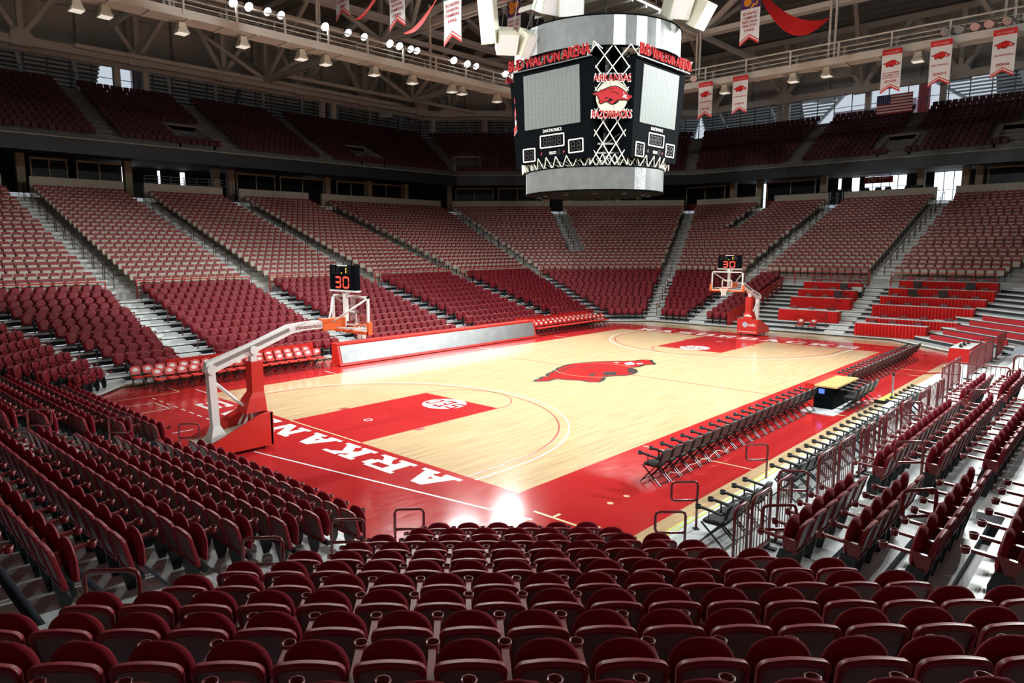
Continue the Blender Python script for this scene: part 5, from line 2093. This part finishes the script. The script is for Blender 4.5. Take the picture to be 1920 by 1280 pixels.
t = barrier((30.6 - 1.1, -1.1, 2.55), 3.6, math.pi / 2, 'tall burgundy barred railing above the left press tables', 1.2, 'barred railings above the press tables')
t = thing('paper_box', 'white cardboard box of papers at the end of the top left press table', 'box', (lo('E', 8)[0], -3.0, lo('E', 8)[1] + .4))
q = MB()
q.box(-.2, -.3, 0, .2, .3, .28, 'paper')
q.build('body', t)
q = MB()
q.box(-.21, -.31, .24, .21, .31, .32, 'white_cloth')
q.build('lid', t)
q = MB()
q.box(lo('E', 8)[0] - .25, -3.35, lo('E', 8)[1], lo('E', 8)[0] + .25, -2.65, lo('E', 8)[1] + .4, 'dark_plastic')
tag(q.build('plinth'), 'dark stand under the white box beside the top left press table', 'stand')
# maroon kick boards on the bare risers of the far right corner
for k in range(1, 6):
    o, z_ = lo('SE', k)
    s0, s1 = srange('SE', k, lo, EDGE)
    q = MB()
    q.hexa([pt('SE', o + EDGE - .03, s1 - .4, z_ - .02), pt('SE', o + EDGE - .03, s0 + 2.1 + .2 * k, z_ - .02), pt('SE', o + EDGE + .02, s0 + 2.1 + .2 * k, z_ - .02), pt('SE', o + EDGE + .02, s1 - .4, z_ - .02),
            pt('SE', o + EDGE - .03, s1 - .4, z_ + .24), pt('SE', o + EDGE - .03, s0 + 2.1 + .2 * k, z_ + .24), pt('SE', o + EDGE + .02, s0 + 2.1 + .2 * k, z_ + .24), pt('SE', o + EDGE + .02, s1 - .4, z_ + .24)], 'maroon_cloth')
    tag(q.build('kick_board'), 'long maroon board on the bare riser of the far right corner, %s from the floor' % ordn(k), 'board', 'maroon boards on the far right risers')

# ------------------------------------------------------------------ centre-hung scoreboard
SBX, SBY = -.2, .2
sb = thing('scoreboard', 'huge four-sided scoreboard hanging over centre court between two LED rings', 'scoreboard', (SBX, SBY, 0))


def led_ring(name, r, z0, z1, thick):
    b = MB()
    n = 96
    V, F = [], []
    for i in range(n):
        a = 2 * math.pi * i / n
        for rr_, zz in ((r, z0), (r, z1), (r - thick, z1), (r - thick, z0)):
            V.append((rr_ * math.cos(a), rr_ * math.sin(a), zz))
    for i in range(n):
        j = (i + 1) % n
        F.append((i * 4, j * 4, j * 4 + 1, i * 4 + 1))
    S_ = set()
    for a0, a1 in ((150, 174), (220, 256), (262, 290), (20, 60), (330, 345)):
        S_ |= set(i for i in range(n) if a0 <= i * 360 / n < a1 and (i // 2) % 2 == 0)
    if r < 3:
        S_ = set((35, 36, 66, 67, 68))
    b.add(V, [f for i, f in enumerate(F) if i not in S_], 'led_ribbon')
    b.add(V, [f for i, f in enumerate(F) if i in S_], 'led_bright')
    F2 = []
    for i in range(n):
        j = (i + 1) % n
        F2 += [(i * 4 + 1, j * 4 + 1, j * 4 + 2, i * 4 + 2), (i * 4 + 2, j * 4 + 2, j * 4 + 3, i * 4 + 3), (i * 4 + 3, j * 4 + 3, j * 4, i * 4)]
    b.add(V, F2, 'black_panel')
    o = b.build(name, sb)
    e = MB()
    for zz in (z0, z1):
        e.tube([(r * 1.003 * math.cos(2 * math.pi * i / n), r * 1.003 * math.sin(2 * math.pi * i / n), zz) for i in range(n)], .025, 'black_panel', 6, closed=True)
    e.build('rim', o)
    return o


led_ring('upper_ring', 3.39, 12.82, 13.93, .25)
lr = led_ring('lower_ring', 2.88, 7.62, 8.52, .25)
q = MB()
q.cyl((0, 0, 7.60), (0, 0, 7.66), 2.70, 2.70, 'black_panel', 48)
q.build('underside', sb)
for i in range(12):
    a = 2 * math.pi * i / 12 + .1
    q = MB()
    q.cyl((2.3 * math.cos(a), 2.3 * math.sin(a), 7.60), (2.3 * math.cos(a), 2.3 * math.sin(a), 7.50), .09, .11, 'dark_steel', 10)
    q.build('downlight', sb)

# four faces: half width wt at the top, wb at the bottom, leaning in towards the bottom
BT, BB, WT, WB, ZT, ZB = 3.08, 2.86, 1.92, 1.72, 12.42, 8.80
for fi in range(4):
    A = fi * math.pi / 2 + math.pi
    n_ = Vector((math.cos(A), math.sin(A), 0))
    ex = Vector((-math.sin(A), math.cos(A), 0))        # to the right when looking at the face from outside

    def Fp(x, z_, out=0.0):
        t_ = (z_ - ZB) / (ZT - ZB)
        return n_ * (BB + (BT - BB) * t_ + out) + ex * x + Vector((0, 0, z_))
    f = MB()
    out = [Fp(-WB, ZB), Fp(WB, ZB), Fp(WT, ZT), Fp(-WT, ZT)]
    f.prism([v - n_ * .55 for v in out], n_ * .55, 'black_panel')
    fo = f.build('video_face', sb)
    ey = (Fp(0, ZT) - Fp(0, ZB)).normalized()
    s_ = MB()
    X0_, X1_, Z0_, Z1_ = -1.36, 1.36, 10.12, 12.22
    s_.prism([Fp(X0_, Z0_, .0), Fp(X1_, Z0_, .0), Fp(X1_, Z1_, .0), Fp(X0_, Z1_, .0)], n_ * .03, 'screen_grey')
    for i in range(1, 14):
        x = X0_ + (X1_ - X0_) * i / 14
        s_.bar(Fp(x, Z0_, .031), Fp(x, Z1_, .031), .012, .004, 'screen_line', n_)
    for i in range(1, 11):
        z_ = Z0_ + (Z1_ - Z0_) * i / 11
        s_.bar(Fp(X0_, z_, .031), Fp(X1_, z_, .031), .012, .004, 'screen_line', n_)
    s_.build('screen', fo)
    l = MB()
    text(l, 'DAKTRONICS', Fp(-.45, 9.93, .01), ex, ey, .92, .12, 'line_white')
    text(l, 'PERIOD', Fp(-.16, 9.06, .01), ex, ey, .34, .12, 'line_white')
    text(l, 'Arvest', Fp(1.16, 10.0, .01), ex, ey, .32, .06, 'line_white') if False else None
    l.build('lettering', fo)
    d = MB()

    def win(cx, cz, w, h, digs, colon=False):
        for a0, b0, a1, b1 in ((-w / 2, -h / 2, w / 2, -h / 2), (w / 2, -h / 2, w / 2, h / 2), (w / 2, h / 2, -w / 2, h / 2), (-w / 2, h / 2, -w / 2, -h / 2)):
            d.bar(Fp(cx + a0, cz + b0, .02), Fp(cx + a1, cz + b1, .02), .045, .02, 'glow_white', n_)
        dw = w * .8 / len(digs)
        for i, c in enumerate(digs):
            digit(d, c, Fp(cx - w * .4 + i * dw + dw * .12, cz - h * .34, .012), ex, ey, dw * .7, h * .68, 'segment_off')
    win(0, 9.58, 1.16, .46, '8888')
    win(-1.18, 9.13, .60, .50, '88')
    win(1.14, 9.28, .66, .48, '88')
    d.poly([Fp(-.62, 9.12, .012), Fp(-.52, 9.20, .012), Fp(-.52, 9.04, .012)], 'dim_red')
    d.poly([Fp(.62, 9.12, .012), Fp(.52, 9.04, .012), Fp(.52, 9.20, .012)], 'dim_red')
    digit(d, '8', Fp(.26, 9.03, .012), ex, ey, .12, .2, 'segment_off')
    d.build('score_display', fo)
    # arena name in standing letters over the face, slightly arched
    g = MB()
    msg = 'BUD WALTON ARENA'
    W_ = 3.95
    text(g, msg, n_ * 3.30 + ex * (-W_ / 2) + Vector((0, 0, 12.44)), ex, Vector((0, 0, 1)), W_, .42, 'sign_red', n_ * .05)
    text(g, msg, n_ * 3.305 + ex * (-W_ / 2 - .02) + Vector((0, 0, 12.455)), ex, Vector((0, 0, 1)), W_, .42, 'sign_pink') if False else None
    g.build('name_letters', sb)
    k = MB()
    for z_ in (12.40, 12.68):
        k.bar(n_ * 3.2 - ex * 2.0 + Vector((0, 0, z_)), n_ * 3.2 + ex * 2.0 + Vector((0, 0, z_)), .04, .04, 'dark_steel')
    k.build('letter_rail', sb)
    z_ = MB()
    for i in range(9):
        x = -1.9 + i * .47
        z_.bar(n_ * 3.0 + ex * x + Vector((0, 0, 12.6)), n_ * 3.25 + ex * (x + .24) + Vector((0, 0, 12.86)), .03, .03, 'glow_white')
        z_.bar(n_ * 3.25 + ex * (x + .24) + Vector((0, 0, 12.86)), n_ * 3.0 + ex * (x + .47) + Vector((0, 0, 12.6)), .03, .03, 'glow_white')
    z_.build('rope_net', sb)
    # corner bay between this face and the next: white net, emblem, dark inner frame
    A2 = A + math.pi / 4
    m2 = Vector((math.cos(A2), math.sin(A2), 0))
    e2 = Vector((-math.sin(A2), math.cos(A2), 0))
    dT, dB = 3.40, 2.98
    wT, wB = .98, .72

    def Np(u, t_):
        """u -1..1 across, t 0 bottom .. 1 top"""
        z__ = 8.55 + (12.86 - 8.55) * t_
        return m2 * (dB + (dT - dB) * t_) + e2 * (u * (wB + (wT - wB) * t_)) + Vector((0, 0, z__))
    nt_ = MB()
    rows, cols = 11, 3
    for r in range(rows):
        for c in range(cols):
            for (u0, u1) in ((c / cols * 2 - 1, (c + .5) / cols * 2 - 1), ((c + 1) / cols * 2 - 1, (c + .5) / cols * 2 - 1)):
                if r % 2:
                    u0, u1 = u1, u0
                nt_.tube([Np(u0, r / rows), Np(u1, (r + 1) / rows)], .022, 'glow_white', 5)
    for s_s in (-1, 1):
        nt_.tube([Np(s_s, 0), Np(s_s, 1)], .018, 'glow_white', 5)
    nt_.build('rope_net', sb)
    fr_ = MB()
    for u in (-.75, .75):
        fr_.bar(Np(u, .02) - m2 * .7, Np(u, .98) - m2 * .7, .09, .09, 'dark_steel', m2)
    for t_ in (.12, .2, .5, .8):
        fr_.bar(Np(-.75, t_) - m2 * .7, Np(.75, t_) - m2 * .7, .07, .07, 'steel' if t_ < .3 else 'dark_steel', m2)
    fr_.bar(Np(-.75, .1) - m2 * .7, Np(.75, .3) - m2 * .7, .05, .05, 'dark_steel', m2)
    fr_.build('inner_frame', sb)
    em = MB()
    c0 = Np(0, .575) + m2 * .08
    ev = Vector((0, 0, 1))
    cir = [c0 + e2 * (.60 * math.cos(a_ * math.pi / 18)) + ev * (.62 * math.sin(a_ * math.pi / 18) - .05) for a_ in range(36)]
    em.prism(cir, m2 * .03, 'cream_paint')
    for (x0, y0, x1, y1) in ((-.58, .05, .58, -.05), (-.1, .56, .12, -.66), (-.5, .3, -.2, .5), (.2, .48, .52, .25)):
        em.bar(c0 + m2 * .032 + e2 * x0 + ev * y0, c0 + m2 * .032 + e2 * x1 + ev * y1, .012, .004, 'segment_off', m2)
    hog(em, c0 + m2 * .05 + ev * .02, e2, ev, 1.52, 'sign_red', m2, .006)
    text(em, 'RAZORBACKS', c0 + m2 * .045 - e2 * .78 - ev * .83, e2, ev, 1.56, .33, 'line_white', m2 * .03)
    text(em, 'ARKANSAS', c0 + m2 * .045 - e2 * .74 + ev * .49, e2, ev, 1.48, .32, 'line_white', m2 * .03)
    text(em, 'RAZORBACKS', c0 + m2 * .06 - e2 * .74 - ev * .80, e2, ev, 1.48, .27, 'sign_red', m2 * .05)
    text(em, 'ARKANSAS', c0 + m2 * .06 - e2 * .70 + ev * .52, e2, ev, 1.40, .26, 'sign_red', m2 * .05)
    em.build('emblem', sb)
z_ = MB()
for i in range(40):                                     # loose zigzag of rope above the lower ring
    a0, a1, a2 = [2 * math.pi * (i + v) / 40 for v in (0, .5, 1)]
    for aa, bb in ((a0, a1), (a2, a1)):
        z_.tube([(2.86 * math.cos(aa), 2.86 * math.sin(aa), 8.5), (3.0 * math.cos(bb), 3.0 * math.sin(bb), 8.95)], .02, 'glow_white', 5)
        z_.tube([(2.5 * math.cos(aa + .1), 2.5 * math.sin(aa + .1), 8.5), (2.7 * math.cos(bb - .1), 2.7 * math.sin(bb - .1), 8.9)], .015, 'glow_white', 5)
z_.build('rope_net', sb)
q = MB()
q.cyl((0, 0, 8.5), (0, 0, 13.8), 1.1, 1.1, 'black_panel', 8)
for i in range(4):
    a = math.pi / 4 + i * math.pi / 2
    q.bar((2.2 * math.cos(a), 2.2 * math.sin(a), 8.4), (2.4 * math.cos(a), 2.4 * math.sin(a), 13.2), .12, .12, 'dark_steel')
q.build('inner_frame', sb)
for i in range(4):
    a = math.pi / 4 + i * math.pi / 2
    q = MB()
    q.tube([(1.8 * math.cos(a), 1.8 * math.sin(a), 13.4), (1.8 * math.cos(a), 1.8 * math.sin(a), 24)], .03, 'dark_steel', 6)
    q.build('cable', sb)
q = MB()
q.hexa([(-2.6, -2.0, 15.0), (2.6, -2.0, 15.0), (2.6, 2.0, 15.0), (-2.6, 2.0, 15.0), (-2.6, -2.0, 15.1), (2.6, -2.0, 15.1), (2.6, 2.0, 15.1), (-2.6, 2.0, 15.1)], 'catwalk_paint')
for i in range(6):
    q.bar((-2.6 + i * 1.04, -2.0, 14.95), (-2.6 + i * 1.04, 2.0, 14.95), .1, .12, 'truss_paint')
q.build('hoist_platform', sb)


# ------------------------------------------------------------------ loudspeakers hung round the scoreboard
def speaker(p, size, rz, tilt, label, grp='cream loudspeaker boxes hung round the scoreboard'):
    w, d, h = size
    t = thing('loudspeaker', label, 'loudspeaker', p, rz, grp)
    t.rotation_euler = (tilt, 0, rz)
    b = MB()
    b.hexa([(-w / 2 * .75, d / 2, -h / 2), (-w / 2, -d / 2, -h / 2), (w / 2, -d / 2, -h / 2), (w / 2 * .75, d / 2, -h / 2), (-w / 2 * .75, d / 2, h / 2), (-w / 2, -d / 2, h / 2), (w / 2, -d / 2, h / 2), (w / 2 * .75, d / 2, h / 2)], 'cream_paint')
    b.build('cabinet', t)
    g = MB()
    g.poly([(-w / 2 * .94, -d / 2 - .004, -h / 2 * .96), (w / 2 * .94, -d / 2 - .004, -h / 2 * .96), (w / 2 * .94, -d / 2 - .004, h / 2 * .96), (-w / 2 * .94, -d / 2 - .004, h / 2 * .96)], 'white_cloth')
    g.build('grille', t)
    c = MB()
    for s_ in (-1, 1):
        c.tube([(s_ * w * .3, 0, h / 2), (s_ * w * .3, 0, h / 2 + 3.0)], .012, 'dark_steel', 5)
    c.build('cable', t)
    return t


SP = [((-4.85, 2.0, 14.4), (.62, .70, 2.2), -1.2, .28, 'tall cream loudspeaker hanging left of the scoreboard'),
      ((-4.15, 1.75, 13.45), (.8, .9, .8), -.6, .6, 'cream loudspeaker tilted below the tall box, left of the scoreboard'),
      ((-3.6, 1.2, 13.35), (.6, .8, .9), -.2, .6, 'cream loudspeaker against the left end of the upper LED ring'),
      ((-3.4, .3, 14.75), (.9, .9, .8), -.3, .45, 'cream loudspeaker above the left part of the upper LED ring'),
      ((-2.75, -.35, 14.62), (.95, .9, .75), -.9, .35, 'broad cream loudspeaker above the middle of the upper LED ring'),
      ((.35, -3.1, 14.72), (.9, .9, .9), -.5, .5, 'cream loudspeaker above the right part of the upper LED ring'),
      ((1.0, -3.65, 14.45), (.7, .9, 1.0), -.1, .6, 'cream loudspeaker angled out beyond the right of the upper LED ring'),
      ((1.7, -1.2, 14.35), (.7, .6, .8), -.8, .0, 'plain cream box standing behind the upper LED ring')]
for a in SP:
    speaker(*a)


# ------------------------------------------------------------------ banners
def banner(c, ex, w, h, label, kind, lines, year, top='', first=[0]):
    """hung from its top edge; c = top left corner, ex = direction across as seen from the court"""
    t = thing('banner', label, 'banner', c, 0, 'white banners with red notched tails')
    ex = Vector(ex)
    ez = Vector((0, 0, 1))
    nn = ex.cross(ez) * 1.0
    def Pp(x, z_, o=0.0):
        return ex * (x * w) + ez * (-z_ * h) + nn * (.012 * math.sin(z_ * 7 + x * 3) + o)
    b = MB()
    N_ = 8
    for i in range(N_):
        for j in range(4):
            x0, x1 = j / 4, (j + 1) / 4
            tail = lambda x: 1.0 - .13 * (1 - abs(2 * x - 1))
            z0 = [i / N_ * tail(x) for x in (x0, x1)]
            z1_ = [(i + 1) / N_ * tail(x) for x in (x0, x1)]
            b.add([Pp(x0, z1_[0]), Pp(x1, z1_[1]), Pp(x1, z0[1]), Pp(x0, z0[0])], [(0, 1, 2, 3)], 'white_cloth', True)
    bo = b.build('cloth', t)
    s_ = MB()
    for dz, th in ((.0, .035), (.06, .02)):
        for x0, x1 in ((0, .5), (1, .5)):
            za, zb_ = 1.0 - dz, .87 - dz
            q = [Pp(x0, za - th, .02), Pp(x1, zb_ - th, .02), Pp(x1, zb_, .02), Pp(x0, za, .02)]
            s_.poly(q, 'red_cloth')
    s_.build('tail_stripe', t)
    g = MB()
    if kind == 'emblem':
        g.poly([Pp(0, .125, .02), Pp(1, .125, .02), Pp(1, 0, .02), Pp(0, 0, .02)], 'red_cloth')
        text(g, top, Pp(.12, .10, .025), ex, ez, w * .76, h * .05, 'sign_pink')
        hog(g, Pp(.5, .33, .03), ex, ez, w * .86, 'red_cloth', nn, .004)
        z0 = .50
        for i, l in enumerate(lines):
            n_l = max(1, len(lines))
            text(g, l, Pp(.08, z0 + .055 * (i + 1), .025), ex, ez, w * .84, h * .035, 'maroon_cloth')
        text(g, year, Pp(.2, .76, .025), ex, ez, w * .6, h * .06, 'maroon_cloth')
    else:
        if kind in ('orange_green', 'orange_purple'):
            m_ = 'green_cloth' if kind == 'orange_green' else 'purple_cloth'
            g.poly([Pp(0, .32, .02), Pp(1, .32, .02), Pp(1, 0, .02), Pp(0, 0, .02)], m_)
            for bx_, bz, br_ in ((.3, .08, .2), (.68, .1, .22), (.35, .2, .2), (.72, .22, .16), (.55, .26, .15)):
                cc = Pp(bx_, bz, .024)
                g.poly([cc + ex * (br_ * w * math.cos(a * math.pi / 8)) + ez * (br_ * w * math.sin(a * math.pi / 8)) for a in range(16)], 'orange_cloth')
                cc = cc + nn * .003
            z0 = .36
        else:
            z0 = .2
        for i, l in enumerate(lines):
            text(g, l, Pp(.1 + .05 * (i % 2), z0 + .075 * (i + 1), .03), ex, ez, w * (.8 - .1 * (i % 2)), h * .05, 'maroon_cloth')
        text(g, year, Pp(.25, z0 + .075 * len(lines) + .085, .03), ex, ez, w * .5, h * .05, 'maroon_cloth')
    g.build('lettering', t)
    return t


EXE = (0, -1, 0)
for y, ln, yr, lab in ((6.88, ['WEST REGIONAL'], '1998', 'white banner with red boar dated 1998, nearest the scoreboard below the far catwalk'), (4.41, ['WEST REGIONAL'], '1999', 'white banner with red boar dated 1999 below the far catwalk'),
                       (-4.62, ['SEC TOURNAMENT', 'CHAMPIONS', 'SOUTH REGIONAL'], '2000', 'white banner with red boar dated 2000, beside the flag'), (-7.05, ['WEST REGIONAL'], '2001', 'white banner with red boar dated 2001 below the far catwalk'),
                       (-9.91, ['OAKLAND REGIONAL'], '2006', 'white banner with red boar dated 2006, last one below the far catwalk')):
    banner((22.4, y, 16.86), EXE, 1.03, 2.5, lab, 'emblem', ln, yr, 'NCAA TOURNAMENT')
LN = ['SEC', 'CHAMPIONS', 'NCAA', 'FINAL FOUR', 'REGIONAL']
banner((-1, 17.45, 21.5), EXE, 1.25, 3.2, 'white banner dated 1995 above the sideline catwalk, leftmost', 'plain', ['NCAA', 'FINAL FOUR', 'CHAMPIONS', 'MIDEAST', 'REGIONAL', 'NATIONAL', 'RUNNER UP'], '1995')
banner((-1, 12.68, 20.0), EXE, 1.25, 3.25, 'white banner dated 1994 above the sideline catwalk, second from the left', 'plain', ['SEC', 'CHAMPIONS', 'NCAA', 'MIDWEST', 'REGIONAL', 'NATIONAL', 'CHAMPIONS'], '1994')
banner((-2, 7.5, 17.75), EXE, 1.15, 3.0, 'white banner with oranges on green dated 1992, left of the loudspeakers', 'orange_green', ['SEC WESTERN', 'DIVISION', 'CHAMPIONS'], '1992')
banner((8, 12.3, 20.2), EXE, 1.05, 2.9, 'banner with oranges on purple half hidden by the upper LED ring', 'orange_purple', ['NCAA', 'FINAL FOUR'], '1990')
banner((8, 7.4, 20.3), EXE, 1.15, 2.6, 'white banner with a red arrow tail behind the top of the scoreboard', 'plain', ['CHAMPIONS', 'NCAA'], '1989')
banner((15, .82, 19.6), EXE, 1.10, 2.9, 'banner with oranges on purple dated 1990, right of the scoreboard', 'orange_purple', ['SWC', 'CHAMPIONS', 'NCAA', 'FINAL FOUR'], '1990')
banner((15, -4.75, 20.6), EXE, 1.1, 2.65, 'white banner cut by the top edge right of the red drape', 'plain', ['CHAMPIONS'], '1991')


def drape(a, b, sag, w, label, seed):
    """red cloth swag from a to b"""
    A, B = Vector(a), Vector(b)
    m_ = MB()
    n = 16
    R0, R1 = [], []
    for i in range(n + 1):
        t_ = i / n
        p = A.lerp(B, t_) + Vector((0, 0, -sag * 4 * t_ * (1 - t_)))
        ww = w * (.35 + .65 * math.sin(math.pi * min(1, max(0, t_))))
        R0.append(p + Vector((.35, 0, ww * .5)))
        R1.append(p - Vector((.25, 0, ww * .5)))
    for i in range(n):
        m_.add([R0[i], R0[i + 1], R1[i + 1], R1[i]], [(0, 1, 2, 3)], 'red_cloth', True)
    tag(m_.build('drape'), label, 'drape', 'red cloth swags under the roof')


drape((-.6, 16.15, 18.2), (-.6, 12.6, 20.6), .45, .55, 'red swag between the 1995 and 1994 banners', 1)
drape((-1.2, 11.1, 16.4), (-1.6, 7.7, 18.0), .45, .95, 'red swag hanging beside the banner with oranges on green', 2)
drape((-2, 6.2, 17.5), (0, 4.2, 16.7), .25, .6, 'red swag running to the tall loudspeaker', 3)
drape((15, -.3, 19.3), (15, -3.9, 17.2), 1.0, 1.0, 'red swag hanging right of the banner with oranges on purple', 4)
drape((8, 8.3, 18.9), (8, 11.2, 18.4), .4, .6, 'red swag behind the upper LED ring', 5)

# flag under the high windows
t = thing('flag', 'large striped flag with a blue canton hanging before the high far windows', 'flag', (44, 1.2, 18.25))
q = MB()
for i in range(13):
    z0 = -1.62 + i * .1246
    q.box(.0, -2.7, z0, .02, 0, z0 + .1246, 'flag_red' if i % 2 == 0 else 'flag_white')
q.build('stripes', t)
q = MB()
q.box(-.012, -1.05, -.75, .022, 0, .0, 'navy')
for r in range(5):
    for c in range(6):
        q.box(-.016, -.12 - c * .16 - .02, -.1 - r * .14 - .02, -.012, -.12 - c * .16 + .02, -.1 - r * .14 + .02, 'flag_white')
q.build('canton', t)

# sign and tables on the concourse
oE = up('E', 0)[0]
q = thing('exit_sign', 'red hanging sign with white letters in the bright far concourse', 'sign', (oE + 22.6, 2.85, 12.15))
b = MB()
b.box(0, -1.25, -.62, .05, 1.25, .0, 'sign_red')
b.bar((.02, -1, 0), (.02, -1, .2), .03, .03, 'dark_steel')
b.bar((.02, 1, 0), (.02, 1, .2), .03, .03, 'dark_steel')
b.build('panel', q)
b = MB()
text(b, 'GOLD - EAST', (-.01, .95, -.28), (0, -1, 0), (0, 0, 1), 1.9, .2, 'line_white') if False else text(b, 'OD - EAST', (-.01, .95, -.28), (0, -1, 0), (0, 0, 1), 1.9, .2, 'line_white')
text(b, 'EXIT', (-.01, .95, -.56), (0, -1, 0), (0, 0, 1), .8, .2, 'line_white')
b.build('lettering', q)
for i, y in enumerate((5.0, 4.2, 2.7, 1.7, .9, -.7, -1.6)):
    q = MB()
    q.cyl((oE + 18.28, y, 10.55), (oE + 18.28, y, 10.78), .30, .24, 'dark_plastic', 12)
    tag(q.build('concourse_stool'), 'dark rounded seat on the far concourse parapet, %s from the exit stair' % ordn(i + 1), 'stool', 'dark seats along the bright concourse')
for i, (x, y) in enumerate(((oE + 19.0, 5.35), (oE + 19.0, 6.45))):
    q = MB()
    q.cyl((x, y, ZC), (x, y, ZC + 1.3), .42, .42, 'dark_plastic', 14)
    tag(q.build('trash_bin'), 'dark round bin at the top of the far end stair, %s' % ('nearer the bright wall' if i == 0 else 'beside the column'), 'bin')
q = thing('concourse_rail', 'dark metal railing at the bright sideline concourse opening', 'railing', (3, 40.3, ZC))
for h in (1.35, 1.6, 1.85):
    b = MB()
    b.bar((-6.6, 0, h), (.9, 0, h), .04, .04, 'dark_steel')
    b.build('rail', q)
for i in range(8):
    b = MB()
    b.bar((-6.6 + i * 1.07, 0, 0), (-6.6 + i * 1.07, 0, 1.9), .05, .05, 'dark_steel')
    b.build('post', q)
